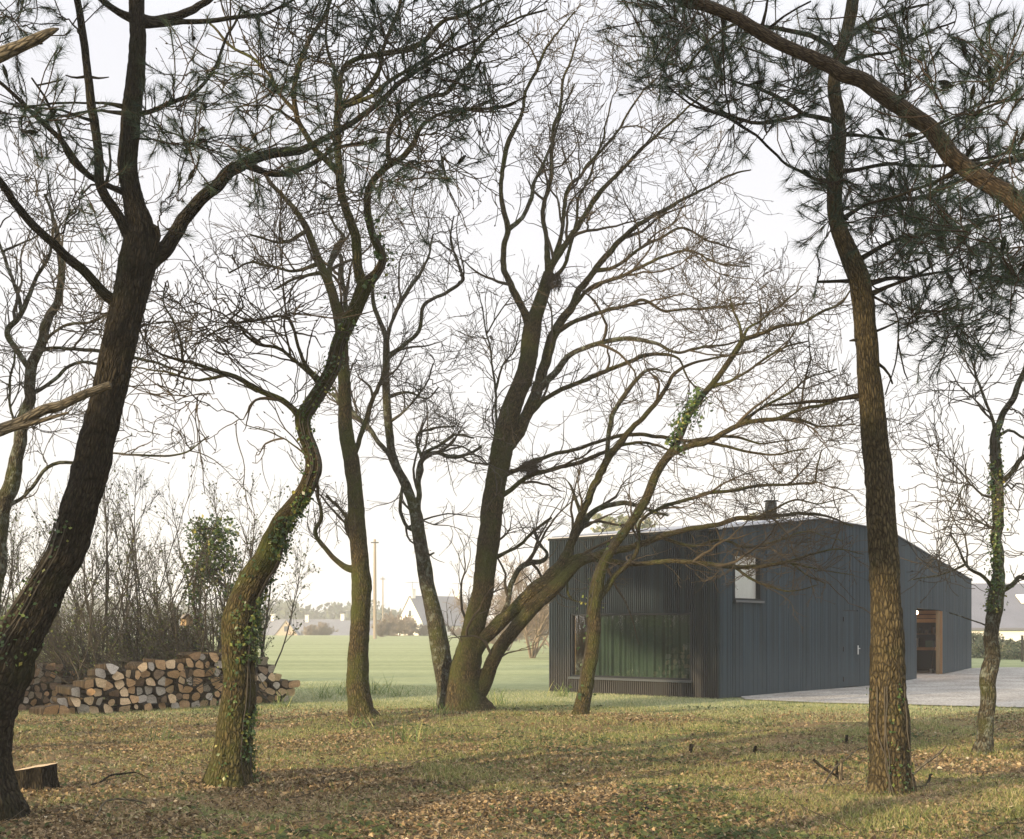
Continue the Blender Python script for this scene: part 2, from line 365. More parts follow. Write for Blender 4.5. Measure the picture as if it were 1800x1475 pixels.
# ------------------------------------------------------------------ the slate blue timber building
P0 = np.array([4.72, 27.15]); dA = np.array([-0.7536, 0.6573]); dB = np.array([0.6574, 0.7536])
K1 = P0+dB*8.99; E1 = np.array([18.15, 47.3]); LC = np.linalg.norm(E1-K1); dC = (E1-K1)/LC
LA = 4.995; P1 = P0+dA*LA
nA = np.array([-0.6573, -0.7536]); nB = np.array([0.7536, -0.6574]); nC = np.array([dC[1], -dC[0]])
def wood_clad(name, base, warm, sc=1.0):
    m, nt, b = mat(name, 0.8, 0.25)
    g = N(nt, 'ShaderNodeNewGeometry'); pos = g.outputs['Position']; sp = N(nt, 'ShaderNodeSeparateXYZ'); nt.links.new(pos, sp.inputs[0])
    grain = noise(nt, mapping(nt, pos, (60, 60, 1.6)), 1.0, 4, 0.6)
    isl = ramp_node(nt, g.outputs['Random Per Island'], [(0, tuple(x*0.72 for x in base)), (0.6, base), (1, tuple(x*1.35 for x in base))])
    c = mixc(nt, 0.5, isl, mixc(nt, 1.0, isl, ramp_node(nt, grain, [(0.3, (0.5, 0.5, 0.5)), (0.7, (1.35, 1.35, 1.35))]), 'MULTIPLY'))
    # second tint towards the bottom, ragged and streaked
    mr = N(nt, 'ShaderNodeMapRange'); mr.inputs['From Min'].default_value = 0.75; mr.inputs['From Max'].default_value = -0.1
    ad = N(nt, 'ShaderNodeMath', operation='ADD'); ml = N(nt, 'ShaderNodeMath', operation='MULTIPLY'); ml.inputs[1].default_value = 0.9
    st = noise(nt, mapping(nt, pos, (2.2, 2.2, 0.35)), 1.0, 4); nt.links.new(st, ml.inputs[0])
    nt.links.new(sp.outputs['Z'], ad.inputs[0]); nt.links.new(ml.outputs[0], ad.inputs[1]); ml.inputs[1].default_value = -0.9
    nt.links.new(ad.outputs[0], mr.inputs[0])
    f = mixc(nt, 1.0, mr.outputs[0], (0.75,)*3, 'MULTIPLY')
    c = mixc(nt, f, c, warm)
    nt.links.new(c, b.inputs['Base Color']); bump(nt, b, grain, 0.25, 0.004)
    return m
M_cladA = wood_clad('ribbed_cladding', (0.015, 0.025, 0.033), (0.050, 0.048, 0.047))
M_cladB = wood_clad('board_cladding', (0.017, 0.034, 0.047), (0.042, 0.060, 0.072))
M_back = flat_mat('dark_membrane', (0.012, 0.014, 0.016), 0.9)
M_frame = flat_mat('dark_frame', (0.014, 0.018, 0.022), 0.7, 0.15)
M_zinc = flat_mat('zinc_roof', (0.42, 0.43, 0.46), 0.45, 0.5, 0.12, 1.5)
M_int = flat_mat('plywood_lining', (0.20, 0.12, 0.06), 0.8, 0.2, 0.3, 3)
M_beam = flat_mat('timber_beam', (0.28, 0.16, 0.07), 0.7, 0.3, 0.25, 5)
M_conc = flat_mat('concrete', (0.36, 0.35, 0.33), 0.9, 0.2, 0.15, 3)
M_black = flat_mat('black_part', (0.015, 0.015, 0.016), 0.5, 0.4)
M_steel = flat_mat('steel', (0.55, 0.55, 0.55), 0.35, 0.6)
def glass_mat(name, boost=1.6, tint=(0.86, 0.92, 0.88)):
    m = bpy.data.materials.new(name); m.use_nodes = True; nt = m.node_tree; nt.nodes.clear()
    o = nt.nodes.new('ShaderNodeOutputMaterial'); t = nt.nodes.new('ShaderNodeBsdfTransparent'); t.inputs[0].default_value = (*tint, 1)
    gl = nt.nodes.new('ShaderNodeBsdfGlossy'); gl.inputs['Roughness'].default_value = 0.01
    fr = nt.nodes.new('ShaderNodeFresnel'); fr.inputs[0].default_value = 1.5
    mu = nt.nodes.new('ShaderNodeMath'); mu.operation = 'MULTIPLY'; mu.use_clamp = True; mu.inputs[1].default_value = boost
    mx = nt.nodes.new('ShaderNodeMixShader'); nt.links.new(fr.outputs[0], mu.inputs[0]); nt.links.new(mu.outputs[0], mx.inputs[0])
    nt.links.new(t.outputs[0], mx.inputs[1]); nt.links.new(gl.outputs[0], mx.inputs[2]); nt.links.new(mx.outputs[0], o.inputs['Surface'])
    return m
M_glass = glass_mat('window_glass', 2.4)

def heightB(t):   # roofline over façade B
    return float(np.interp(t, [0, 4.87, 8.99], [3.86, 4.42, 4.38]))
def heightC(u): return float(np.interp(u, [0, LC], [4.38, 3.51]))
barn = thing('timber_building', 'slate blue timber clad workshop with low pitched metal roof beside the gravel', 'building', (P0[0], P0[1], 0))

def boards(mb, O, d, n, L, hf, bw, gap, holes, rng, out=0.03, proud=0.006, z0=0.02, widths=None, m=0):
    """vertical boards along a façade, each an island; holes = (u0,u1,z0,z1) cut out"""
    u = 0.0; ang = math.atan2(d[1], d[0])
    while u < L-0.01:
        w = bw if widths is None else rng.choice(widths)
        w = min(w, L-u); uc = u+w/2
        segs = [(z0, hf(uc)-0.01)]
        for (a, b_, c, e_) in holes:
            if a-0.001 < uc < b_+0.001:
                new = []
                for (s0, s1) in segs:
                    if c > s0: new.append((s0, min(s1, c)))
                    if e_ < s1: new.append((max(s0, e_), s1))
                segs = [q for q in new if q[1]-q[0] > 0.02]
        pr = out/2+rng.uniform(-proud, proud)*0.5; ww = max(0.008, w-gap)
        for (s0, s1) in segs:
            c = O+d*(uc)+n*pr
            mb.box((c[0], c[1], (s0+s1)/2), (ww, out+rng.uniform(0, proud), s1-s0), rz=ang, m=m)
        u += w
rng = np.random.default_rng(5)
winA = (0.728, 4.263, 0.40, 1.968); winB = (0.55, 1.79, 2.26, 3.33); doorB = (6.175, 7.116, 0.02, 2.10)
vC0, vC1, vC2 = 3.7*1.1472, 7.3*1.1472, 10.9*1.1472
opC = (vC0, vC1, 0.0, 2.24); doorC = (vC1, vC2, 0.0, 2.20)
def back_sheet(mb, O, d, n, L, hf, holes, off=-0.012, z0=0.0, brk=()):
    us = sorted(set([0, L]+[h[0] for h in holes]+[h[1] for h in holes]+list(brk)+[L*k/12 for k in range(13)]))
    for a, b_ in zip(us[:-1], us[1:]):
        c = (a+b_)/2; segs = [(z0, None)]
        cut = [h for h in holes if h[0] < c < h[1]]
        rows = [(z0, 'top')]
        if cut: rows = [(z0, cut[0][2]), (cut[0][3], 'top')]
        for (lo, hi) in rows:
            ha = hf(a)-0.02 if hi == 'top' else hi; hb = hf(b_)-0.02 if hi == 'top' else hi
            if ha-lo < 0.01: continue
            p = O+d*a+n*off; q = O+d*b_+n*off
            mb.add([[*p, lo], [*q, lo], [*q, hb], [*p, ha]], [[0, 1, 2, 3]])
w = MB(); boards(w, P0, dA, nA, LA, lambda u: 3.86, 0.058, 0.026, [winA], rng, out=0.045, proud=0.003)
wa = w.build('wall', M_cladA, barn, smooth=False); tag(wa, 'ribbed wall of narrow vertical battens around the picture window')
w = MB(); boards(w, P0, dB, nB, 8.99, heightB, 0.1, 0.006, [winB, doorB], rng, out=0.03, proud=0.008, widths=[0.045, 0.07, 0.07, 0.095, 0.12])
tag(w.build('wall', M_cladB, barn, smooth=False), 'blue boarded gable wall with the small door')
w = MB(); boards(w, K1, dC, nC, LC, heightC, 0.1, 0.008, [opC, (vC1, vC2, 0, 2.2)], rng, out=0.03, proud=0.01, widths=[0.07, 0.1, 0.13, 0.16])
tag(w.build('wall', M_cladB, barn, smooth=False), 'blue boarded wall with the sliding doors')
w = MB()
back_sheet(w, P0, dA, nA, LA, lambda u: 3.86, [winA]); back_sheet(w, P0, dB, nB, 8.99, heightB, [winB], brk=(4.87,)); back_sheet(w, K1, dC, nC, LC, heightC, [opC])
w.build('wall_backing', M_back, barn, smooth=False)
# hidden rear walls and roof
Q0 = P0+dA*LA; Qp = P0+dB*4.87+dA*LA; Qk = K1+dA*LA*1.0; nCi = -nC; Qe = E1+nCi*5.0
w = MB()
for (a, b_, ha, hb) in ((Q0, Qp, 3.86, 4.42), (Qp, Qk, 4.42, 4.38), (Qk, Qe, 4.38, 3.51), (Qe, E1, 3.51, 3.51)):
    w.add([[*a, 0], [*b_, 0], [*b_, hb-0.02], [*a, ha-0.02]], [[0, 1, 2, 3]])
tag(w.build('rear_wall', M_cladB, barn, smooth=False))
w = MB()
def roof_quad(mb, a, b_, c, d_, ha, hb, th=0.05, up=0.0):
    v = [[*a, ha], [*b_, hb], [*c, hb], [*d_, ha]]
    v = np.array(v); v[:, 2] += up; lo = v.copy(); lo[:, 2] -= th
    mb.add(np.vstack([v, lo]), [[0, 1, 2, 3], [7, 6, 5, 4], [0, 4, 5, 1], [1, 5, 6, 2], [2, 6, 7, 3], [3, 7, 4, 0]])
ov = 0.07
a0 = P0-dB*ov-dA*ov; q0 = Q0-dB*ov+dA*ov; pk = P0+dB*4.87-dA*ov; qpk = Qp+dA*ov; kk = K1-dA*ov*1.0+nC*0.0; qk = Qk+dA*ov
ek = E1+dC*ov+nC*ov; qe = Qe+dC*ov-nC*ov
roof_quad(w, a0, pk, qpk, q0, 3.90, 4.46); roof_quad(w, pk, kk, qk, qpk, 4.46, 4.42); roof_quad(w, kk, ek, qe, qk, 4.42, 3.55)
# standing seams
for k in range(12):
    f = (k+0.5)/12
    s0 = a0*(1-f)+q0*f; s1 = pk*(1-f)+qpk*f
    tubes(np.array([[*s0, 3.92], [*s1, 4.48]]), np.array([0.015, 0.015]), 4, w)
roof = w.build('roof', M_zinc, barn, smooth=False); sub(roof, barn)
w = MB()   # dark eaves trim
for (a, b_, ha, hb, n_) in ((P0, P1, 3.86, 3.86, nA), (P0, P0+dB*4.87, 3.86, 4.42, nB), (P0+dB*4.87, K1, 4.42, 4.38, nB), (K1, E1, 4.38, 3.51, nC)):
    a = a+n_*0.052; b_ = b_+n_*0.052
    v = np.array([[*a, ha-0.03], [*b_, hb-0.03], [*b_, hb+0.02], [*a, ha+0.02]]); v2 = v.copy(); v2[:, :2] += n_*0.02
    w.add(np.vstack([v, v2]), [[4, 5, 6, 7], [0, 4, 7, 3], [1, 2, 6, 5], [3, 7, 6, 2], [0, 1, 5, 4]])
w.build('eaves_trim', M_frame, roof, smooth=False)
# chimney on the roof
w = MB(); cx_, cy_ = at(1355, 0, 33.2)[0], 33.2
w.box((cx_, cy_, 4.72), (0.27, 0.27, 0.75)); 
for k in range(8): w.box((cx_, cy_, 4.55+k*0.06), (0.30, 0.30, 0.02))
w.box((cx_, cy_, 5.14), (0.34, 0.34, 0.03))
ch = w.build('chimney', flat_mat('chimney_metal', (0.045, 0.05, 0.045), 0.7, 0.4, 0.3, 20), roof, smooth=False)
# corner post
w = MB(); cc = P0+(nA+nB)*0.022; w.box((cc[0], cc[1], 1.93), (0.05, 0.05, 3.82), rz=math.atan2(dB[1], dB[0])); w.build('corner_post', M_cladB, barn, smooth=False)

def window(parent, O, d, n, h, label, sill=True, fw=0.05, inset=0.0, depth=0.12):
    u0, u1, z0, z1 = h; ang = math.atan2(d[1], d[0])
    fr = MB()
    def bx(u, z, du, dz, o, th): c = O+d*u+n*o; fr.box((c[0], c[1], z), (du, th, dz), rz=ang)
    uc = (u0+u1)/2; zc = (z0+z1)/2; o = 0.05-depth/2
    bx(uc, z1-fw/2, u1-u0, fw, o, depth); bx(uc, z0+fw/2, u1-u0, fw, o, depth)
    bx(u0+fw/2, zc, fw, z1-z0-2*fw, o, depth-0.004); bx(u1-fw/2, zc, fw, z1-z0-2*fw, o, depth-0.004)
    wn_ = MB()
    f = fr.build('window', M_frame, parent, smooth=False); sub(f, parent); tag(f, label)
    gl = MB(); c0 = O+d*(u0+fw)+n*(-0.01); c1 = O+d*(u1-fw)+n*(-0.01)
    gl.add([[*c0, z0+fw], [*c1, z0+fw], [*c1, z1-fw], [*c0, z1-fw]], [[0, 1, 2, 3]])
    gl.build('pane', M_glass, f, smooth=False)
    if sill:
        s = MB(); c = O+d*uc+n*0.065; s.box((c[0], c[1], z0-0.028), (u1-u0+0.08, 0.11, 0.05), rz=ang); s.build('sill', flat_mat('sill_metal', (0.045, 0.055, 0.065), 0.4, 0.5), f, smooth=False)
    return f
wA = window(barn, P0, dA, nA, winA, 'wide picture window with green curtains', fw=0.045)
wB = window(barn, P0, dB, nB, winB, 'small upper window with pale blind', fw=0.045)
def curtain(O, d, n, u0, u1, z0, z1, amp, wl_, mt, parent, seed, back=0.18):
    nU = int((u1-u0)/0.012); u = np.linspace(u0, u1, nU); rg = np.random.default_rng(seed)
    w_ = amp*np.sin(u*2*pi/wl_+1.4*np.sin(u*3.1+seed)+0.8*np.sin(u*7.3)) + amp*0.45*np.sin(u*2*pi/(wl_*0.37)+seed)
    w_ *= 0.35+0.75*np.clip(fbm(u*1.4, u*0, seed, 2)*1.9-0.45, 0, 1)
    Z = np.linspace(z0, z1, 12); UU, ZZ = np.meshgrid(u, Z)
    off = -back+w_[None, :]*(0.75+0.25*np.linspace(1, 0, 12)[:, None])
    V = np.stack([O[0]+d[0]*UU+n[0]*off, O[1]+d[1]*UU+n[1]*off, ZZ], -1); idx = np.arange(UU.size).reshape(UU.shape)
    c = MB(); c.add(V.reshape(-1, 3), np.stack([idx[:-1, :-1], idx[:-1, 1:], idx[1:, 1:], idx[1:, :-1]], -1).reshape(-1, 4))
    return c.build('curtain', mt, parent)
M_curt = flat_mat('green_curtain', (0.045, 0.070, 0.055), 0.9, 0.1, 0.15, 2)
M_blind = flat_mat('white_blind', (0.75, 0.75, 0.80), 0.9, 0.1)
curtain(P0, dA, nA, 0.74, 3.72, 0.42, 1.96, 0.055, 0.21, M_curt, wA, 4)
curtain(P0, dB, nB, 0.55, 1.79, 2.2, 3.4, 0.006, 0.2, M_blind, wB, 9, back=0.12)
w = MB()     # timber reveal left of the curtain and room behind
for (u, z, du, dz, o, th) in ((2.5, 1.2, 3.9, 2.6, -2.2, 0.05), (4.22, 1.2, 0.05, 1.7, -0.35, 0.6), (2.5, 0.36, 3.7, 0.04, -0.5, 0.9), (2.5, 2.02, 3.7, 0.04, -0.5, 0.9)):
    c = P0+dA*u+nA*o; w.box((c[0], c[1], z), (du, th, dz), rz=math.atan2(dA[1], dA[0]))
w.build('window_reveal', M_int, wA, smooth=False)
# small door in façade B
w = MB(); boards(w, P0+dB*(doorB[0]+0.006), dB, nB, doorB[1]-doorB[0]-0.012, lambda u: 2.08, 0.1, 0.004, [], rng, out=0.026, proud=0.004, z0=0.05, widths=[0.07, 0.095])
dr = w.build('door', M_cladB, barn, smooth=False); sub(dr, barn); tag(dr, 'flush side door clad like the wall')
for z in (0.25, 1.05, 1.85):
    w = MB(); c = P0+dB*(doorB[0]+0.01)+nB*0.04; w.box((c[0], c[1], z), (0.025, 0.03, 0.12), rz=math.atan2(dB[1], dB[0])); w.build('hinge', M_black, dr, smooth=False)
w = MB(); c = P0+dB*(doorB[1]-0.06)+nB*0.045; w.box((c[0], c[1], 1.02), (0.045, 0.014, 0.24), rz=math.atan2(dB[1], dB[0]))
c2 = c+nB*0.04-dB*0.04; w.box((c2[0], c2[1], 1.06), (0.13, 0.02, 0.022), rz=math.atan2(dB[1], dB[0])); c2 = c+nB*0.02; w.box((c2[0], c2[1], 1.06), (0.02, 0.05, 0.02), rz=math.atan2(dB[1], dB[0])); w.build('handle', M_steel, dr, smooth=False)
# sliding door standing proud in façade C
w = MB(); boards(w, K1+dC*vC1+nC*0.06, dC, nC, vC2-vC1, lambda u: 2.2, 0.1, 0.006, [], rng, out=0.04, proud=0.006, z0=0.05, widths=[0.1, 0.13])
sd_ = w.build('sliding_door', M_cladB, barn, smooth=False); sub(sd_, barn)
w = MB(); c = K1+dC*(vC1-0.035)+nC*0.065; w.box((c[0], c[1], 1.12), (0.06, 0.09, 2.16), rz=math.atan2(dC[1], dC[0])); tag(w.build('door_edge', flat_mat('edge_timber', (0.26, 0.16, 0.08)), sd_, smooth=False), 'pale raw timber edge')
w = MB(); c = K1+dC*(vC1-0.18)-nC*0.02; w.box((c[0], c[1], 1.11), (0.1, 0.10, 2.2), rz=math.atan2(dC[1], dC[0])); w.build('door_post', flat_mat('post_timber', (0.22, 0.17, 0.10), 0.8), barn, smooth=False)
# workshop interior
w = MB(); angC = math.atan2(dC[1], dC[0])
def cb(mb, u, o, z, du, do, dz): c = K1+dC*u+nC*o; mb.box((c[0], c[1], z), (du, do, dz), rz=angC)
cb(w, 7.0, -4.4, 1.3, 9.4, 0.05, 2.6); cb(w, 2.4, -2.3, 1.3, 0.05, 4.2, 2.6); cb(w, 11.6, -2.3, 1.3, 0.05, 4.2, 2.6); cb(w, 7.0, -2.3, 2.62, 9.4, 4.3, 0.04)
w.build('inner_lining', flat_mat('dark_lining', (0.010, 0.008, 0.006), 0.9), barn, smooth=False)
w = MB(); cb(w, 6.9, -2.15, 0.02, 9.0, 4.3, 0.04); w.build('floor_slab', M_conc, barn, smooth=False)
w = MB()
for k, z in enumerate((2.17, 2.02, 1.87)): cb(w, 9.0-0.25*k, -1.1, z, 0.06, 2.0, 0.12)
w.build('ceiling_beam', M_beam, barn, smooth=False)
lamp = thing('pendant_lamp', 'glowing round bulb hanging in the open workshop doorway', 'lamp', (*(K1+dC*5.6-nC*0.25), 2.2))
lc = K1+dC*5.6-nC*0.25
def uv_sphere(mb, c, r, n=12, k=8, m=0, sq=(1, 1, 1)):
    th = np.linspace(0, 2*pi, n, endpoint=False); ph = np.linspace(0.05, pi-0.05, k); PH, TH = np.meshgrid(ph, th, indexing='ij')
    V = np.stack([np.sin(PH)*np.cos(TH)*sq[0], np.sin(PH)*np.sin(TH)*sq[1], np.cos(PH)*sq[2]], -1)*r+np.array(c)
    idx = np.arange(n*k).reshape(k, n); a = idx[:-1]; b_ = idx[1:]
    mb.add(V.reshape(-1, 3), np.stack([a, b_, np.roll(b_, -1, 1), np.roll(a, -1, 1)], -1).reshape(-1, 4), m=m)
w = MB(); uv_sphere(w, (lc[0], lc[1], 2.12), 0.075)
m, nt, b = mat('bulb_glow'); b.inputs['Emission Color'].default_value = (1, 0.55, 0.25, 1); b.inputs['Emission Strength'].default_value = 14.0; M_bulb = m
w.build('bulb', M_bulb, lamp)
w = MB(); tubes(np.array([[lc[0], lc[1], 2.2], [lc[0], lc[1], 2.6]]), np.array([0.03, 0.01]), 6, w); w.build('socket', M_black, lamp)
pl = bpy.data.lights.new('bulb_light', 'POINT'); pl.energy = 35; pl.color = (1, 0.6, 0.3); pl.shadow_soft_size = 0.08
plo = bpy.data.objects.new('bulb_light', pl); COL.objects.link(plo); plo.parent = lamp; plo.location = (0, 0, -0.2)
bench = thing('workbench', 'timber workbench in the shade of the workshop', 'workbench', (*(K1+dC*9.9-nC*0.9), 0.04))
w = MB(); cb(w, 9.9, -0.9, 0.88, 0.8, 1.5, 0.10); w.build('bench_top', M_beam, bench, smooth=False)
for uu in (9.56, 10.24):
    for oo in (-0.22, -1.58): w = MB(); cb(w, uu, oo, 0.435, 0.09, 0.09, 0.79); w.build('leg', M_int, bench, smooth=False)
rng = np.random.default_rng(8)
for lab, uu, z0_, dm in (('green toolbox standing on the workbench', 9.8, 0.93, (0.4, 0.25, 0.22)), ('white paint tub standing on the workbench', 10.1, 0.93, (0.25, 0.25, 0.3))):
    w = MB(); c = K1+dC*uu-nC*(0.55 if 'green' in lab else 1.15); w.box((c[0], c[1], z0_+dm[2]/2), dm, rz=angC); w.box((c[0], c[1], z0_+dm[2]+0.01), (dm[0]*1.04, dm[1]*1.04, 0.02), rz=angC)
    tag(w.build(lab.split()[1] if 'toolbox' in lab else 'paint_tub', flat_mat('box_paint', (0.08, 0.14, 0.1) if 'green' in lab else (0.5, 0.5, 0.48)), None, loc=(c[0], c[1], z0_), smooth=False), lab, 'toolbox' if 'green' in lab else 'tub')
shelf = thing('wall_shelf', 'timber shelf of jars on the rear wall of the workshop', 'shelf', (*(K1+dC*11.4-nC*0.9), 1.4))
w = MB(); cb(w, 11.42, -0.9, 1.40, 0.25, 1.5, 0.03); w.build('board', M_int, shelf, smooth=False)
for k in range(6):
    w = MB(); c = K1+dC*11.4-nC*(0.3+0.22*k); h_ = 0.14+0.05*(k % 3); tubes(np.array([[c[0], c[1], 1.42], [c[0], c[1], 1.42+h_*0.8], [c[0], c[1], 1.42+h_]]), np.array([0.06, 0.06, 0.03]), 10, w)
    tag(w.build('jar', flat_mat('jar_glaze', [(0.4, 0.38, 0.34), (0.1, 0.12, 0.15), (0.3, 0.16, 0.08)][k % 3]), None, loc=(c[0], c[1], 1.42)), 'jar on the shelf at the back of the dim workshop', 'jar', 'jars on the workshop shelf')
broom = thing('broom', 'long pale handled broom leaning just inside the workshop door', 'broom', (*(K1+dC*8.9-nC*0.35), 0.04))
c = K1+dC*8.9-nC*0.35; c2 = K1+dC*9.3-nC*0.25
w = MB(); tubes(np.array([[*c, 0.18], [*c2, 1.5]]), np.array([0.014, 0.014]), 6, w); w.build('handle', M_dead, broom)
w = MB(); w.box((c[0], c[1], 0.12), (0.32, 0.07, 0.14), rz=angC); w.build('brush_head', flat_mat('brush', (0.3, 0.32, 0.33)), broom, smooth=False)

# ------------------------------------------------------------------ trees
def leaf_quads(mb, C, nrm, size, rng, m=0, fold=0.25):
    """small pointed leaves: 2 triangles pairs sharing a midrib; C N×3"""
    Nn = len(C)
    if Nn == 0: return
    nrm = norm(nrm); q = rng.normal(0, 1, (Nn, 3)); t = norm(q-(q*nrm).sum(1, keepdims=True)*nrm); s = np.cross(nrm, t)
    size = np.asarray(size)[:, None] if np.ndim(size) else np.full((Nn, 1), size)
    lift = nrm*size*fold*rng.uniform(-0.3, 1, (Nn, 1))
    a = C-t*size*0.55; b_ = C+s*size*0.42+lift; c = C+t*size*0.6; d_ = C-s*size*0.42+lift
    V = np.stack([a, b_, c, d_], 1).reshape(-1, 3); i = np.arange(Nn)[:, None]*4
    mb.add(V, np.concatenate([i+np.array([[0, 1, 2]]), i+np.array([[0, 2, 3]])], 1).reshape(-1, 3), m=m)
def needles(mb, C, D, rng, n=40, L=(0.10, 0.17), width=0.0032, spread=1.0):
    Nn = len(C)
    if Nn == 0: return
    D = norm(D); back = rng.uniform(0, 0.10, (Nn, n, 1))
    q = rng.normal(0, 1, (Nn, n, 3)); d = norm(D[:, None, :]*rng.uniform(0.25, 1.4, (Nn, n, 1))+norm(q)*spread*rng.uniform(0.3, 1, (Nn, n, 1)))
    ln = rng.uniform(L[0], L[1], (Nn, n, 1))
    s = norm(np.cross(d, norm(rng.normal(0, 1, (Nn, n, 3)))))*width/2
    base = C[:, None, :]-D[:, None, :]*back; tip = base+d*ln; tip[..., 2] -= ln[..., 0]*0.12
    V = np.stack([base-s, base+s, tip], 2).reshape(-1, 3)
    mb.add(V, np.arange(len(V)).reshape(-1, 3))

class Tree:
    def __init__(s, kind_name, label, cat, Y0, base_px, seed, group=None):
        s.rng = np.random.default_rng(seed); s.Y0 = Y0; s.nodes = []; s.nr = []; s.npx = []
        b0 = at(base_px[0], base_px[1], Y0); s.base = np.array([b0[0], Y0, float(ground_z(b0[0], Y0))])
        s.root = thing(kind_name, label, cat, s.base, group); s.limbs = []
        s.branches = []
    def world(s, pts, Y): 
        pts = np.array(pts, float); P = np.stack([at(p[0], p[1], y) for p, y in zip(pts, Y)]); R = pts[:, 2]*Y/F/2
        return P, R
    def trunk(s, pts, mt, bark=0.10, detail=1.0, lean=0.0, name='trunk', label=None, flare=True):
        Y = s.Y0+lean*np.linspace(0, 1, len(pts)); pts = np.array(pts, float); g_ = np.gradient(pts[:, :2], axis=0); pts[:, 2] *= 0.97*np.clip(np.abs(g_[:, 1])/np.hypot(g_[:, 0], g_[:, 1]), 0.7, 1)
        P, R = s.world(pts, Y); P = np.vstack([P[0]+(0, 0, -0.25), P]); R = np.r_[R[0]*1.05, R]
        mb = MB(); P2, R2 = limb_tube(P, R, mb, s.rng, bark, flare, detail)
        o = mb.build(name, mt, s.root); sub(o, s.root); s.tr = o
        if label: tag(o, label)
        s.reg(P2, R2); s.main = (P2, R2); return o
    def reg(s, P, R): s.nodes.append(P); s.nr.append(R)
    def limb(s, pts, mt, off=None, bark=0.06, name='limb', detail=1.0, label=None, parent=None):
        pts = np.array(pts, float); nodes = np.vstack(s.nodes); nr = np.concatenate(s.nr)
        px = CX+nodes[:, 0]*F/nodes[:, 1]; py = HY-(nodes[:, 2]-EYE)*F/nodes[:, 1]
        k = np.argmin((px-pts[0, 0])**2+(py-pts[0, 1])**2); Yp = nodes[k, 1]
        chord = np.linalg.norm(pts[-1, :2]-pts[0, :2])*s.Y0/F
        if off is None: off = s.rng.uniform(-0.55, 0.55)*chord
        d = np.r_[0, np.cumsum(np.linalg.norm(np.diff(pts[:, :2], axis=0), axis=1))]; d /= d[-1]
        Y = Yp+off*d
        pts[:, 2] *= np.interp(pts[:, 2], [4, 10, 20, 30], [0.62, 0.72, 0.80, 0.88])*(0.88 if s.Y0 == 22.0 else 1.0)
        P, R = s.world(pts, Y)
        # root the limb inside its parent so the joint flares
        P = np.vstack([nodes[k], P[1:]]) if len(P) > 2 else P
        R[0] = min(R[0]*1.25, nr[k]*0.95); 
        mb = MB(); P2, R2 = limb_tube(P, R, mb, s.rng, bark, False, detail)
        o = mb.build(name, mt, parent or s.root); sub(o, s.root)
        if label: tag(o, label)
        s.reg(P2, R2); s.limbs.append((P2, R2)); return o
    def attract(s, blobs, depth, r_tip=0.0045, arch=0.12, maxd=2.6, wig=0.055, minr=0.0, rk=0.010, K=10):
        """grow branches from the nearest wood towards target points"""
        rng = s.rng; T = []
        for (cx, cyy, rx, ry, n) in blobs:
            a = rng.uniform(0, 2*pi, n); r = np.sqrt(rng.uniform(0, 1, n))
            for x, y in zip(cx+rx*r*np.cos(a), cyy+ry*r*np.sin(a)): T.append(at(x, y, s.Y0+rng.uniform(-depth, depth)))
        T = np.array(T); nodes = np.vstack([q[len(q)//4 if i == 0 else 0:] for i, q in enumerate(s.nodes)]); nr = np.concatenate([q[len(q)//4 if i == 0 else 0:] for i, q in enumerate(s.nr)])
        nd = [nodes]; nrr = [nr]
        dist = np.array([np.min(np.linalg.norm(nodes-t, axis=1)) for t in T]); order = np.argsort(dist)
        out = []
        allN = nodes.copy(); allR = nr.copy()
        cap = len(allN)+len(T)*K; buf = np.zeros((cap, 3)); bufr = np.zeros(cap); n0 = len(allN); buf[:n0] = allN; bufr[:n0] = allR
        for j in order:
            t = T[j]; d = np.linalg.norm(buf[:n0]-t, axis=1)
            below = np.clip(buf[:n0, 2]-t[2], 0, None)*0.8
            k = np.argmin(d+below); dd = d[k]
            if dd < 0.12: continue
            if dd > maxd: t = buf[k]+(t-buf[k])*maxd/dd; dd = maxd
            p = buf[k]; mid = (p+t)/2+np.array([0, 0, arch*dd])+rng.normal(0, 0.10*dd, 3)
            u = np.linspace(0, 1, K)[:, None]; Q = (1-u)**2*p+2*u*(1-u)*mid+u*u*t
            Q[1:-1] += rng.normal(0, wig*dd/2, (K-2, 3))*np.array([1, 1, 1]); 
            r0 = min(bufr[k]*0.75, 0.005+rk*dd); Rr = np.linspace(r0, r_tip, K)
            out.append((Q, Rr)); buf[n0:n0+K] = Q; bufr[n0:n0+K] = Rr; n0 += K
        P = np.array([q for q, _ in out]); R = np.array([r for _, r in out]); s.bP = P; s.bR = R
        return P, R
    def thin_limb_polys(s, rmax=0.045, K=10):
        Ps = []; Rs = []
        for P, R in s.limbs:
            seg = max(2, int(len(P)*1)); 
            step = max(1, len(P)//40)
            P = P[::step]; R = R[::step]
            for i in range(0, len(P)-K, K-1):
                if R[i:i+K].mean() < rmax: Ps.append(P[i:i+K]); Rs.append(R[i:i+K])
        return (np.array(Ps), np.array(Rs)) if Ps else (np.zeros((0, K, 3)), np.zeros((0, K)))

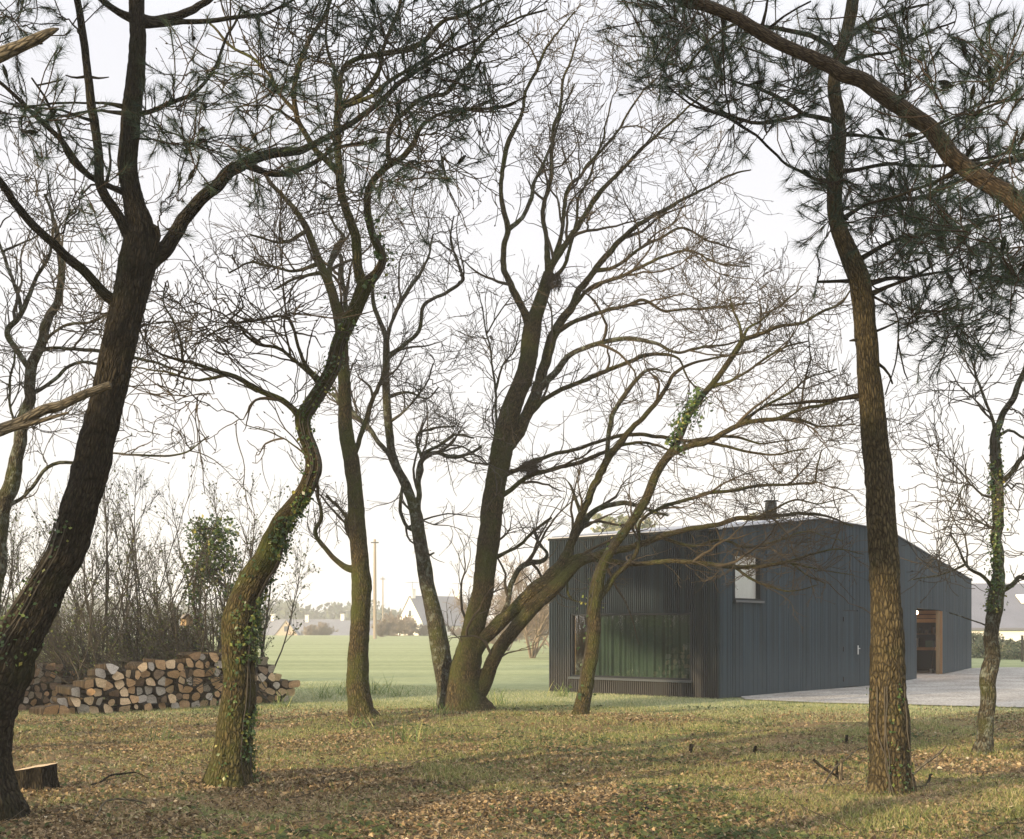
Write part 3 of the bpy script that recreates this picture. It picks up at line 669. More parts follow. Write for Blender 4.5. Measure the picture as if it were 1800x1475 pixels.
def oak_crown(t, blobs, depth, mt, dens=1.0, r_tip=0.0035, buds=True, l2=(0.35, 0.85), up=0.03, name='crown'):
    rng = t.rng; mb = MB(); blobs = [(*b_[:4], max(2, int(b_[4]*0.72))) for b_ in blobs]; dens *= 0.86
    Pl, Rl = t.thin_limb_polys(0.13)
    S, D, rr, i = spawn(Pl, Rl, 0.62*dens, rng, 0.0, (0.35, 0.95), 0.55)
    ok = rr > 0.007; S, D, rr = S[ok], D[ok], rr[ok]; D = D+np.array([0, 0, 0.12])
    ln = rng.uniform(0.7, 1.9, len(S))*np.clip(t.Y0/20, 0.6, 1); Pm, Rm = grow(S, D, ln, np.clip(rr*0.7, 0.012, 0.032), np.full(len(S), 0.0055), 11, 0.20, up, rng)
    tubes(Pm, Rm, 6, mb)
    for q, w in zip(Pm, Rm): t.reg(q, w)
    P, R = t.attract(blobs, depth, r_tip=max(r_tip, 0.005), rk=0.015)
    tubes(P, R, 5, mb)
    Pt, Rt = t.thin_limb_polys()
    if len(Pt): P = np.concatenate([P, Pt]); R = np.concatenate([R, Rt])
    P = np.concatenate([P, Pm[:, 1:]]); R = np.concatenate([R, Rm[:, 1:]])
    S, D, rr, i = spawn(P, R, 3.0*dens, rng, 0.1, (0.35, 0.95))
    ln = rng.uniform(l2[0], l2[1]*1.15, len(S)); r0 = np.clip(rr*0.7, 0.006, 0.010); P2, R2 = grow(S, D, ln, r0, np.full(len(S), 0.0042), 9, 0.17, up, rng)
    tubes(P2, R2, 4, mb)
    S, D, rr, i = spawn(P2, R2, 3.3*dens, rng, 0.15, (0.35, 0.95))
    ln = rng.uniform(0.12, 0.42, len(S)); P3, R3 = grow(S, D, ln, np.full(len(S), 0.0048), np.full(len(S), 0.0032), 6, 0.16, up, rng)
    tubes(P3, R3, 3, mb)
    S, D, rr, i = spawn(P3, R3, 0.9*dens, rng, 0.3, (0.4, 1.0))
    ln = rng.uniform(0.04, 0.14, len(S)); P4, R4 = grow(S, D, ln, np.full(len(S), 0.0038), np.full(len(S), 0.003), 3, 0.15, up, rng)
    tubes(P4, R4, 3, mb)
    # winter buds at the twig ends
    e = P3[rng.uniform(0, 1, len(P3)) < 0.5]; d_ = norm(e[:, -1]-e[:, -2])*0.03
    if len(e): tubes(np.stack([e[:, -1], e[:, -1]+d_*0.5, e[:, -1]+d_], 1), np.tile([[0.004, 0.0085, 0.002]], (len(e), 1)), 4, mb)
    o = mb.build(name, mt, t.root); tag(o, kind='stuff')
    return o, P2, P3

def pine_crown(t, blobs, depth, dens=1.0, needle_n=42, droop=-0.05, L=(0.09, 0.155), width=0.0036):
    rng = t.rng; mb = MB(); nb = MB()
    blobs = [(*b_[:4], max(2, int(b_[4]*(0.8 if t is not t1 else 0.95)))) for b_ in blobs]
    P, R = t.attract(blobs, depth, r_tip=0.0055, arch=0.05, maxd=1.9, wig=0.05, rk=0.010)
    tubes(P, R, 5, mb)
    S, D, rr, i = spawn(P, R, 2.5*dens, rng, 0.3, (0.4, 1.1))
    ln = rng.uniform(0.18, 0.55, len(S)); P2, R2 = grow(S, D, ln, np.minimum(rr*0.8, 0.008), np.full(len(S), 0.0055), 6, 0.16, 0.06, rng)
    tubes(P2, R2, 4, mb)
    ends = np.concatenate([P[:, -1], P2[:, -1]]); dirs = np.concatenate([P[:, -1]-P[:, -2], P2[:, -1]-P2[:, -2]])
    dirs = norm(dirs)+np.array([0, 0, 0.35])
    needles(nb, ends, dirs, rng, needle_n, L, width)
    # second whorls a little further back
    needles(nb, P2[:, -2], P2[:, -1]-P2[:, -2], rng, needle_n//2, L, width, 1.2)
    tag(mb.build('twigs', M_twig_p, t.root), kind='stuff'); o = tag(nb.build('needles', M_needle, t.root), kind='stuff')
    k = rng.choice(len(P2), min(len(P2), int(28*dens)), replace=False); cb2 = MB()
    for i2 in k:
        c = P2[i2, -2]; d3 = norm((P2[i2, -1]-P2[i2, -2])+np.array([0, 0, 0.02])); q = np.stack([c-d3*0.01, c+d3*0.02, c+d3*0.05, c+d3*0.085, c+d3*0.10]); tubes(q, np.array([0.005, 0.016, 0.018, 0.010, 0.002]), 7, cb2)
    tag(cb2.build('cones', M_pine_d, t.root), kind='stuff')
    return o
def ivy_on(t, y0, y1, n, side=0.0, size=0.05, spread=0.04, which=None, mt=None, sd=1.1):
    """ivy leaves clinging to the trunk between two heights in px; side is the direction (radians) they favour"""
    rng = t.rng; P, R = which or t.main; py = HY-(P[:, 2]-EYE)*F/P[:, 1]
    ok = np.where((py > y0) & (py < y1))[0]; k = rng.choice(ok, n)
    th = rng.normal(side, sd, n); T = norm(np.gradient(P, axis=0))[k]
    A = norm(np.cross(T, np.array([[0, 1.0, 0]]))); B = np.cross(T, A)
    dv = A*np.cos(th)[:, None]+B*np.sin(th)[:, None]
    pn = fbm(k*0.06, th*1.5+3, 77+n % 13, 2); keep = pn > 0.48; k = k[keep]; dv = dv[keep]
    C = P[k]+dv*(R[k][:, None]*1.05+np.abs(rng.normal(0, spread, (len(k), 1))))
    mb = MB(); leaf_quads(mb, C, dv+rng.normal(0, 0.5, dv.shape)+(0, 0, 0.3), rng.uniform(size*0.6, size*1.3, len(k)), rng)
    # climbing stems
    for j in range(5):
        ks = np.arange(ok.min(), ok.max(), max(1, (ok.max()-ok.min())//60)); th_ = side+rng.uniform(-1, 1)+0.8*(fbm(ks*0.02, ks*0+j, 5)-0.5)*2
        T = norm(np.gradient(P, axis=0))[ks]; A = norm(np.cross(T, np.array([[0, 1.0, 0]]))); B = np.cross(T, A)
        Q = P[ks]+(A*np.cos(th_)[:, None]+B*np.sin(th_)[:, None])*R[ks][:, None]*1.06
        if len(Q) > 3: tubes(Q, np.full(len(Q), 0.006), 5, mb, m=1)
    return tag(mb.build('ivy', [M_ivy, M_twig_l], t.root, smooth=False), kind='stuff')

# --- big leaning pine at the left edge
t1 = Tree('pine_tree', 'dark furrowed pine leaning right at the left edge, forked high into two stems', 'tree', 10.0, (-8, 1440), 11)
t1.trunk([(-8,1442,100),(-20,1370,88),(-24,1300,84),(-10,1230,92),(12,1180,92),(48,1100,86),(80,1040,78),(113,975,72),(135,910,68),(152,850,67),(172,775,65),(190,700,63),(205,630,61),(218,560,60),(232,500,62),(243,450,64),(246,400,50),(236,350,40),(226,300,36),(227,240,35),(234,170,33),(239,100,31),(240,40,28),(239,-30,26),(238,-120,20)], M_pine_d, bark=0.16, detail=1.1, lean=0.6)
D = M_pine_d
t1.limb([(250,480,40),(275,452,36),(300,418,30),(330,380,28),(365,340,27),(400,305,27),(435,282,25),(480,268,21),(520,262,17),(560,248,14),(600,232,13),(650,195,12),(700,150,11),(740,120,9),(790,95,8),(840,70,6)], D, 1.2, 0.10)
t1.limb([(430,285,16),(460,300,14),(490,308,14),(520,302,13),(550,287,11),(585,262,9),(640,250,7)], D)
t1.limb([(236,440,34),(222,405,26),(205,372,24),(185,342,22),(170,310,22),(170,260,20),(166,215,20),(158,165,20),(150,110,18),(145,55,17),(138,0,16),(130,-60,14)], D, -0.4, 0.08)
t1.limb([(226,345,20),(205,332,14),(180,318,14),(160,305,14),(140,285,13),(118,258,13),(90,230,12),(60,203,11),(30,172,10),(5,145,8),(-30,110,7)], D, -0.5)
t1.limb([(155,302,12),(128,288,10),(112,262,9),(102,232,8),(85,190,7),(68,160,6),(53,138,5)], D)
t1.limb([(245,205,12),(265,196,11),(300,182,10),(335,168,10),(358,150,9),(378,120,9),(392,85,8),(408,45,7),(425,10,6)], D, 0.6)
t1.limb([(243,35,26),(270,38,22),(300,28,19),(335,14,17),(370,-5,14),(410,-40,10)], D, 0.5)
t1.limb([(243,42,18),(290,42,14),(340,40,12),(390,36,11),(440,27,9),(490,12,8),(535,-8,6)], D, 0.3)
t1.limb([(232,35,20),(205,20,16),(180,3,15),(160,-20,13)], D)
t1.limb([(192,322,9),(192,290,7),(191,252,6)], D, name='broken_stub'); t1.limb([(150,135,7),(132,137,6),(116,133,4)], D, name='broken_stub'); t1.limb([(152,135,7),(172,137,6),(191,135,3)], D, name='broken_stub')
t1.limb([(222,535,40),(200,528,28),(178,512,24),(150,483,22),(125,458,22),(100,432,21),(75,408,20),(50,383,19),(28,358,18),(8,330,17),(-15,300,15),(-40,260,13)], D, -0.6, 0.08)
t1.limb([(268,385,13),(277,405,13),(276,440,12),(268,465,12)], D)
t1.limb([(228,200,12),(190,196,8),(150,200,7),(110,207,6),(70,205,5),(30,185,5)], D, 0.3)
t1.limb([(228,190,12),(185,182,8),(140,180,6),(95,185,6),(40,190,5)], D, -0.3)
t1.limb([(170,215,9),(140,205,8),(110,192,7),(60,188,6),(25,186,5)], D, -0.6)
t1.limb([(65,150,5),(110,140,5)], D, name='broken_stub')
pine_crown(t1, [(35,35,70,40,14),(25,180,45,40,12),(100,225,80,35,14),(270,170,40,20,7),(330,215,70,50,22),(400,255,70,45,18),(290,370,40,35,5),(150,350,40,25,5),(410,90,90,60,9),(480,160,90,90,13),(560,240,90,60,12),(640,200,80,80,13),(620,60,70,60,7),(740,50,90,45,8),(830,45,35,40,10),(790,130,60,60,8),(720,180,80,60,9),(805,215,22,25,7),(720,290,90,40,11),(460,290,60,40,6),(500,30,90,30,7)], 1.0, 0.9, 44)
ivy_on(t1, 920, 1240, 420, side=0.4, size=0.032, spread=0.025)

# --- second tree: twisting ivy-clad oak
t2 = Tree('oak_tree', 'twisting ivy clad oak standing between the firewood and the viewer', 'tree', 12.2, (403, 1385), 22)
t2.trunk([(402,1388,92),(405,1350,74),(410,1300,66),(416,1250,64),(420,1200,58),(417,1150,58),(418,1105,62),(428,1060,60),(448,1015,58),(467,985,56),(480,955,50),(500,915,42),(522,885,38),(543,852,34),(553,820,31),(547,790,29),(536,760,28),(533,735,31),(548,708,32),(566,680,31),(584,645,29),(597,600,28),(612,565,28),(630,530,29),(642,500,30)], M_oak, bark=0.09, detail=1.1, lean=0.3)
t2.limb([(640,505,24),(628,470,21),(622,430,21),(614,390,20),(603,345,19),(597,300,18),(594,250,16),(594,205,16),(598,160,13),(604,125,12),(625,108,12),(655,99,12),(700,93,12),(735,78,12),(760,58,11),(782,35,10),(810,28,8),(850,10,7),(900,-20,5)], M_oak, 0.7, 0.06)
t2.limb([(645,505,24),(662,478,20),(670,455,18),(660,430,17),(647,400,16),(642,365,17),(645,335,16),(658,312,15),(680,292,15),(705,275,14),(728,252,13),(738,225,11),(760,205,9),(800,195,8),(850,188,7),(890,180,6),(925,168,5)], M_oak, -0.5, 0.06)
t2.limb([(685,290,12),(684,255,11),(695,220,11),(715,195,11),(745,170,10),(785,160,9),(815,125,8),(845,85,8),(870,55,7),(915,30,6),(960,15,5)], M_oak, 0.8)
t2.limb([(592,305,16),(570,280,14),(550,262,14),(535,235,13),(522,205,13),(517,165,12),(520,125,12),(532,95,12),(552,65,11),(572,30,10),(582,-10,9)], M_oak, -0.6)
t2.limb([(512,195,9),(490,165,9),(470,130,8),(440,100,8),(405,75,7),(370,45,6)], M_oak, 0.4)
t2.limb([(594,205,14),(612,180,12),(640,160,12),(665,125,11),(673,90,10),(690,50,10),(702,20,9),(705,-30,8)], M_oak, 0.5)
t2.limb([(596,200,12),(590,150,9),(580,100,8),(575,60,7),(578,10,6)], M_oak, -0.3)
t2.limb([(604,190,12),(640,175,11),(690,140,10),(740,110,8),(800,60,7)], M_oak, -0.8)
t2.limb([(533,738,22),(520,722,16),(500,706,15),(475,695,14),(450,685,14),(425,672,13),(400,661,12),(375,652,11),(350,642,9),(325,635,8),(300,628,7),(275,618,6),(255,600,5),(243,570,4)], M_oak, -0.5)
t2.limb([(405,662,9),(370,665,8),(335,664,7),(300,658,6),(270,648,5),(230,642,4)], M_oak, 0.5)
t2.limb([(322,633,8),(318,605,7),(312,578,6),(298,552,6),(285,532,5),(290,498,4)], M_oak, 0.3)
t2.limb([(562,672,18),(548,655,14),(533,635,11),(524,610,9),(518,585,8),(508,562,7),(497,558,7),(465,562,7),(430,570,6),(405,572,6),(420,556,5),(432,545,5),(425,522,4)], M_oak, 0.3)
t2.limb([(545,656,12),(522,638,9),(498,620,9),(475,611,8),(450,606,7),(428,592,7),(422,578,5),(395,578,5),(350,600,4)], M_oak, -0.4)
t2.limb([(545,820,6),(520,780,5),(480,760,4),(430,745,3)], M_oak, 0.5)
oak_crown(t2, [(330,580,100,60,14),(450,560,90,90,22),(430,720,120,30,10),(560,580,60,50,8),(470,100,110,110,26),(600,90,110,110,30),(740,110,120,110,36),(860,110,60,110,18),(700,260,90,70,18),(560,300,80,80,18),(300,690,80,25,8),(270,540,40,50,8),(780,230,90,60,16)], 1.4, M_twig, 0.9)
ivy_on(t2, 860, 1395, 3800, side=3.0, size=0.035, spread=0.035, sd=0.75)
ivy_on(t2, 560, 860, 420, side=2.2, size=0.034, spread=0.03)
ivy_on(t2, 380, 520, 220, side=2.5, size=0.05, spread=0.05, which=t2.limbs[1])
mb = MB(); c = at(402, 1077, 12.32); uv_sphere(mb, c, 0.05, 14, 8, sq=(0.8, 1.5, 1.5)); tag(mb.build('sawn_stub', M_cut, t2.root), 'pale sawn branch scar')

# --- third tree: straight dark stem
t3 = Tree('oak_tree', 'straight dark mossy oak with an orange sawn scar at its foot', 'tree', 20.8, (640, 1268), 33)
t3.trunk([(640,1270,66),(634,1245,46),(629,1205,42),(629,1150,38),(633,1090,36),(636,1030,35),(633,985,31),(628,930,31),(624,870,29),(617,810,29),(610,765,27),(605,700,23),(603,640,22),(600,590,22),(592,545,19),(580,505,18),(565,470,17),(550,430,15),(536,398,14),(520,370,12),(498,345,11),(478,325,10),(462,302,9),(440,285,7)], M_oak, bark=0.07, detail=1.0, lean=-0.5)
t3.limb([(628,1003,20),(605,997,15),(588,983,13),(572,965,12),(556,945,11),(553,932,11),(563,915,10),(566,898,9),(560,875,9),(557,850,8)], M_oak)
t3.limb([(632,985,13),(622,960,10),(612,935,10),(610,910,9),(598,890,8),(573,872,7)], M_oak)
t3.limb([(620,805,16),(632,780,13),(640,745,12),(650,715,11),(665,675,10),(676,640,9),(680,600,7)], M_oak, 0.5)
t3.limb([(582,512,15),(580,480,13),(584,455,13),(593,432,12),(603,418,10),(590,400,7),(580,375,6)], M_oak_l, 0.3)
t3.limb([(600,590,14),(606,550,12),(605,510,12),(600,475,12),(597,450,10)], M_oak_l, 0.6)
t3.limb([(560,465,11),(520,475,8),(480,468,7),(440,462,6),(400,478,5)], M_oak, 0.7)
t3.limb([(565,480,11),(540,485,8),(505,495,8),(480,510,5)], M_oak, -0.4)
t3.limb([(540,405,10),(500,425,8),(470,418,6),(440,410,5)], M_oak, -0.6)
oak_crown(t3, [(470,440,110,60,34),(560,400,90,80,20),(640,660,60,50,12),(540,340,80,40,14),(600,500,60,80,14),(440,330,60,60,10),(700,340,60,60,12),(600,900,30,40,3)], 2.4, M_twig, 1.0)
mb = MB(); c = at(633, 1250, 20.58); uv_sphere(mb, c, 0.06, 14, 8, sq=(1, 0.2, 1.15)); tag(mb.build('sawn_stub', M_cut, t3.root), 'orange sawn scar low on the stem')

# --- fourth tree: grey lichened oak leaning left out of the clump
t4 = Tree('oak_tree', 'grey lichened oak leaning left from the foot of the central clump', 'tree', 22.4, (788, 1250), 44)
L_ = M_oak_l
t4.trunk([(790,1252,48),(786,1215,38),(778,1165,36),(768,1110,33),(757,1055,28),(746,1000,27),(738,950,25),(733,910,24),(724,880,20),(712,850,19),(700,828,17),(690,800,16),(684,760,15),(680,710,15),(678,660,14),(680,620,13),(678,592,11),(668,565,9),(657,535,8),(655,505,6),(660,470,5)], L_, bark=0.06, detail=0.9, lean=0.4)
t4.limb([(700,828,16),(685,805,13),(665,775,12),(648,752,11),(625,732,11),(602,712,10),(585,690,8)], L_, 0.4)
t4.limb([(680,600,11),(688,568,9),(702,535,10),(720,508,9),(740,480,8),(752,450,6),(762,410,5)], L_, 0.5)
t4.limb([(680,628,12),(705,610,10),(728,590,10),(740,568,10),(745,540,10),(758,526,9),(785,512,9),(812,494,8),(806,470,7),(800,448,6),(792,415,5),(800,380,4)], L_, -0.6)
t4.limb([(732,905,18),(734,875,14),(736,840,13),(742,808,13),(765,797,10),(795,802,10),(820,798,8),(848,785,7)], L_, -0.3)
t4.limb([(742,806,9),(734,780,8),(738,762,7),(765,752,6),(800,748,5)], L_, 0.3)
t4.limb([(746,795,9),(770,782,8),(800,765,7),(835,770,5)], L_, 0.2)
t4.limb([(712,845,9),(706,870,9),(704,900,9),(712,925,9),(730,935,9)], L_, 0.05)
t4.limb([(684,700,9),(715,690,7),(750,700,5),(770,680,4)], L_, 0.5); t4.limb([(683,745,8),(715,720,6),(745,680,5),(760,640,4)], L_, -0.5)
t4.limb([(744,985,8),(752,978,7),(762,972,5)], L_, 0, name='broken_stub')
oak_crown(t4, [(730,640,90,80,34),(760,430,90,70,34),(690,450,50,60,12),(770,760,70,50,14),(650,800,50,60,8),(820,700,50,70,10),(690,360,40,50,8),(700,740,60,50,10)], 2.2, M_twig_l, 1.0)

# --- the central many-stemmed oak
t5 = Tree('oak_tree', 'wide many stemmed oak spreading from the middle of the picture over the building', 'tree', 22.0, (822, 1258), 55)
t5.trunk([(824,1262,96),(818,1225,74),(817,1185,58),(824,1145,48),(834,1100,41),(846,1050,40),(853,1000,40),(859,950,41),(864,905,41),(870,860,40),(878,815,40),(887,765,40),(900,715,38),(918,670,35),(929,625,34),(936,580,34),(944,550,28),(955,515,25),(965,480,23)], M_oak, bark=0.07, detail=1.0, lean=0.2)
O = M_oak
t5.limb([(936,580,28),(924,548,21),(908,520,19),(893,488,17),(885,455,16),(887,425,15),(894,403,16),(884,365,13),(880,325,12),(884,290,12),(894,250,13),(905,222,12),(916,198,10),(922,165,9),(940,130,9),(960,85,8),(985,50,6),(1010,20,5)], O, -0.8, 0.05)
t5.limb([(894,403,12),(915,385,11),(930,355,11),(940,322,10),(955,290,9),(972,250,8),(985,205,6),(1010,150,5)], L_, 0.7)
t5.limb([(966,475,18),(962,435,14),(955,395,13),(956,355,12),(966,315,12),(971,270,12),(972,225,11),(985,190,9),(990,150,8),(1005,100,6),(1020,60,5)], O, 0.3, 0.05)
t5.limb([(968,478,20),(985,440,17),(1005,410,15),(1025,380,14),(1045,348,14),(1070,322,12),(1100,292,11),(1130,262,9),(1165,228,8),(1205,195,6),(1245,160,5)], O, -0.6, 0.05)
t5.limb([(970,460,14),(985,415,12),(992,375,11),(1000,335,10),(1025,300,9),(1060,262,8),(1095,215,7),(1120,175,6),(1160,130,4)], O, 1.0)
t5.limb([(960,500,12),(990,470,11),(1003,430,10),(1012,395,9),(1015,350,8),(1040,300,7),(1060,240,6),(1075,180,5)], O, 0.5)
t5.limb([(888,790,36),(912,755,30),(932,715,28),(950,670,27),(962,625,26),(975,585,24),(995,550,22),(1018,515,19),(1045,475,17),(1075,440,15),(1105,410,13),(1140,383,12),(1180,362,11),(1225,340,8),(1270,315,7),(1320,298,4)], O, 0.9, 0.06)
t5.limb([(1045,475,11),(1080,470,10),(1120,440,9),(1160,418,8),(1200,402,7),(1245,425,6),(1300,440,4)], O, 0.4)
t5.limb([(1000,540,12),(1040,505,10),(1080,490,10),(1120,470,9),(1165,450,8),(1215,440,7),(1260,462,5),(1320,470,4)], O, -0.5)
t5.limb([(975,585,14),(1010,565,12),(1050,550,11),(1095,540,10),(1130,528,9),(1165,545,8),(1210,545,7),(1260,540,6),(1330,532,4)], O, 0.2)
t5.limb([(925,712,20),(948,685,18),(972,655,17),(990,635,16),(1012,618,14),(1045,605,13),(1080,597,13),(1120,596,12),(1155,604,10),(1190,618,8),(1230,610,7),(1280,605,6),(1330,585,4)], L_, -0.8, 0.05)
t5.limb([(930,735,16),(958,703,14),(985,685,13),(1015,672,12),(1050,660,12),(1085,645,11),(1120,630,11),(1155,622,10),(1190,630,7),(1205,660,6),(1230,690,4)], O, 0.4)
t5.limb([(884,885,14),(900,858,13),(925,838,13),(960,828,12),(1000,818,11),(1035,806,11),(1070,790,10),(1105,780,9),(1150,782,7),(1200,800,5)], O, -0.4)
t5.limb([(884,845,14),(915,822,12),(950,808,11),(990,795,10),(1030,785,10),(1070,772,10),(1110,763,11),(1150,768,11),(1195,774,11),(1240,772,10),(1290,768,9),(1340,778,6),(1400,770,4)], O, 0.6)
t5.limb([(872,985,14),(892,972,10),(915,955,9),(940,932,9),(968,910,8)], O, 0.2, name='broken_stub')
t5.limb([(862,930,12),(866,880,9),(870,830,9),(872,780,8),(872,720,8),(870,670,7),(862,620,6),(855,580,5),(848,540,4),(836,500,3)], M_oak_l, 0.5)
t5.limb([(858,585,6),(870,560,5),(900,520,3)], M_oak_l); t5.limb([(870,690,7),(885,640,6),(905,610,5),(915,560,4)], M_oak_l)
# the low right-hand stem
t5.limb([(826,1170,44),(838,1140,34),(860,1112,31),(890,1085,32),(920,1060,35),(950,1032,38),(978,1003,36),(1000,968,26),(1012,935,20),(1024,905,19),(1038,872,19),(1056,832,18),(1080,795,18),(1105,762,16),(1130,735,14),(1155,705,12),(1172,678,11),(1185,655,10),(1215,640,8),(1260,630,6),(1320,620,4)], O, -1.0, 0.08, detail=0.9)
t5.limb([(975,1005,34),(1005,985,24),(1040,975,21),(1080,968,20),(1120,958,18),(1160,943,16),(1200,932,14),(1245,926,13),(1290,915,12),(1340,908,11),(1400,903,9),(1450,908,7),(1500,925,4)], O, -0.8, 0.07)
t5.limb([(1030,980,22),(1070,985,16),(1110,990,14),(1150,988,13),(1200,986,13),(1245,991,13),(1290,996,12),(1340,994,11),(1385,988,9),(1425,975,7),(1470,965,5),(1520,975,3)], O, -1.4, 0.06)
t5.limb([(1250,990,11),(1290,1000,9),(1320,1020,8),(1360,1032,7),(1395,1040,5),(1440,1028,3)], O)
t5.limb([(1160,945,10),(1210,958,9),(1260,950,8),(1310,960,8),(1370,950,7),(1420,935,5),(1480,950,3)], O)
t5.limb([(1330,908,9),(1360,895,7),(1400,880,6),(1450,885,4),(1500,870,3)], O)
t5.limb([(1385,988,6),(1420,1010,5),(1450,1025,3)], O); t5.limb([(1395,990,7),(1440,1000,5),(1500,1010,3)], O)
t5.limb([(840,1235,46),(852,1200,36),(868,1160,33),(890,1122,32),(920,1088,32),(952,1055,32),(985,1022,30),(1015,992,22),(1050,978,14)], O, -0.5, 0.07)
t5.limb([(1008,955,16),(1022,925,18),(1038,905,16),(1060,893,14),(1090,885,13),(1115,888,11),(1140,895,10),(1175,905,7)], L_, 0.5)
t5.limb([(880,1095,12),(892,1062,13),(900,1025,14),(912,1003,14),(932,988,15),(955,985,13),(962,972,9),(945,950,8),(935,925,5)], L_, 0.6)
t5.limb([(1022,905,10),(1012,880,9),(1005,860,8),(998,848,5)], L_); t5.limb([(1066,812,12),(1068,785,12),(1072,750,13),(1080,720,13),(1100,690,13),(1118,668,11),(1145,650,8),(1180,655,5)], L_, 0.5)
t5.limb([(1000,990,8),(998,1020,8),(1002,1048,6),(1012,1056,4)], O, 0.0, name='broken_stub')
t5.limb([(834,1200,20),(826,1150,20),(822,1120,18),(824,1090,14),(832,1060,6)], O, 0.3)
oak_crown(t5, [(1000,110,120,90,44),(1090,200,130,110,60),(930,250,70,110,24),(1180,330,130,80,56),(1060,350,90,80,24),(1230,450,110,70,44),(1150,540,130,60,34),(1290,560,110,80,34),(870,600,60,80,16),(820,540,40,60,8),(1000,700,90,50,16),(1180,690,110,60,20),(1330,690,120,60,24),(1240,860,150,40,26),(1400,840,110,50,20),(1330,990,150,30,30),(1430,930,80,30,18),(960,850,60,60,10),(1070,1000,60,30,6),(860,780,50,80,12),(1400,760,80,40,14),(1060,60,130,60,30)], 2.8, M_twig, 1.0)
mb = MB(); rg = np.random.default_rng(3)
# root buttress, bright yellow-brown
t5.limb([(843,1225,26),(838,1240,22),(832,1256,20)], M_dead, -0.25, 0.08, name='root_spur', label='pale bare root spur at the foot')

# --- thin leaning oak in front of the picture window
t6 = Tree('oak_tree', 'thin lit oak leaning right in front of the picture window', 'tree', 21.3, (1020, 1264), 66)
t6.trunk([(1019,1266,34),(1023,1240,28),(1031,1200,26),(1040,1150,25),(1044,1110,25),(1044,1075,25),(1048,1040,24),(1053,1012,22),(1064,985,20),(1082,955,19),(1102,930,19),(1122,900,19),(1140,868,18),(1152,838,18),(1168,812,18),(1185,788,17),(1197,760,15),(1210,730,15),(1230,702,14),(1252,675,14),(1275,645,13),(1295,615,13),(1306,598,12)], O, bark=0.08, detail=1.0, lean=-0.6)
t6.limb([(1306,598,10),(1340,585,10),(1375,574,9),(1410,566,8),(1445,548,7),(1478,532,6),(1500,505,4)], O, 0.3)
t6.limb([(1304,600,9),(1300,575,7),(1290,550,6),(1285,520,4)], O); t6.limb([(1306,598,8),(1315,575,7),(1340,560,6),(1380,530,5),(1410,505,4)], O)
t6.limb([(1180,800,15),(1210,785,14),(1240,775,14),(1270,760,13),(1300,745,12),(1335,738,11),(1370,735,10),(1400,722,9),(1440,712,8),(1480,700,6),(1510,695,4)], O, -0.8, 0.05)
t6.limb([(1045,1065,16),(1062,1040,13),(1080,1015,12),(1100,995,12),(1118,975,10),(1125,945,9),(1130,915,8),(1165,893,9),(1205,880,9),(1245,868,9),(1290,862,8),(1340,855,8),(1400,850,7),(1430,845,6),(1438,820,5),(1445,795,4)], O, 0.5)
t6.limb([(1045,1070,14),(1052,1045,10),(1065,1028,9),(1090,1000,8)], O)
t6.limb([(1250,680,10),(1285,670,8),(1330,640,7),(1380,610,6),(1420,600,4)], O); t6.limb([(1300,745,9),(1340,715,8),(1390,690,7),(1420,665,5),(1470,650,4)], O)
t6.limb([(1370,735,8),(1410,740,8),(1450,750,6),(1500,745,4)], O); t6.limb([(1240,775,8),(1290,790,7),(1350,800,6),(1420,790,4)], O)
oak_crown(t6, [(1400,560,90,60,26),(1350,640,100,50,20),(1440,690,80,50,20),(1420,800,90,50,18),(1300,890,120,40,14),(1200,830,70,50,8),(1500,780,60,120,18),(1290,520,60,40,10),(1590,820,50,90,8)], 2.2, M_twig, 1.0)
ivy_on(t6, 690, 790, 420, side=1.2, size=0.075, spread=0.09); 
ivy_on(t6, 880, 1230, 110, side=0.0, size=0.07, spread=0.10)

# --- big pine at the right
t7 = Tree('pine_tree', 'tall straight pine with deeply ridged bark right of centre, base in brown needles', 'tree', 11.4, (1563, 1402), 77)
t7.trunk([(1564,1404,88),(1563,1370,78),(1562,1320,72),(1561,1260,67),(1560,1180,62),(1558,1100,58),(1554,1010,55),(1549,920,52),(1543,830,49),(1535,740,44),(1527,650,40),(1521,580,38),(1518,540,39),(1510,492,40),(1494,448,37),(1474,402,31),(1466,350,29),(1468,300,28),(1474,250,27),(1472,200,25),(1468,150,24),(1476,100,24),(1490,50,23),(1500,0,21),(1505,-60,18),(1500,-130,14)], M_pine, bark=0.12, detail=1.15, lean=0.3)
PB = M_pine_d
t7.limb([(1508,496,12),(1480,494,9),(1435,495,7)], PB, name='broken_stub'); t7.limb([(1515,694,13),(1480,700,10),(1430,706,9),(1390,712,7),(1352,713,5)], PB, 0.3, name='broken_stub')
t7.limb([(1545,625,8),(1556,650,7),(1566,676,5)], PB, name='broken_stub'); t7.limb([(1512,600,9),(1502,598,8),(1492,600,4)], PB, name='broken_stub')
t7.limb([(1466,322,12),(1440,316,9),(1415,305,8),(1390,290,7),(1365,270,7),(1335,245,7),(1305,222,8),(1275,203,9),(1240,190,8),(1205,175,6),(1170,150,5)], PB, -0.8)
t7.limb([(1472,215,13),(1440,208,11),(1410,203,10),(1385,182,10),(1355,165,9),(1320,150,7),(1280,140,5)], PB, 0.6)
t7.limb([(1412,204,10),(1370,212,9),(1330,215,9),(1290,205,9),(1250,192,8),(1200,165,6)], PB, 0.8)
t7.limb([(1468,92,14),(1440,70,13),(1405,58,12),(1370,52,10),(1330,45,8),(1270,20,6),(1210,0,5)], PB, 0.6)
t7.limb([(1472,395,16),(1500,375,11),(1535,355,10),(1580,350,10),(1625,345,10),(1665,328,10),(1700,312,9),(1750,290,9),(1830,270,8)], PB, 0.9)
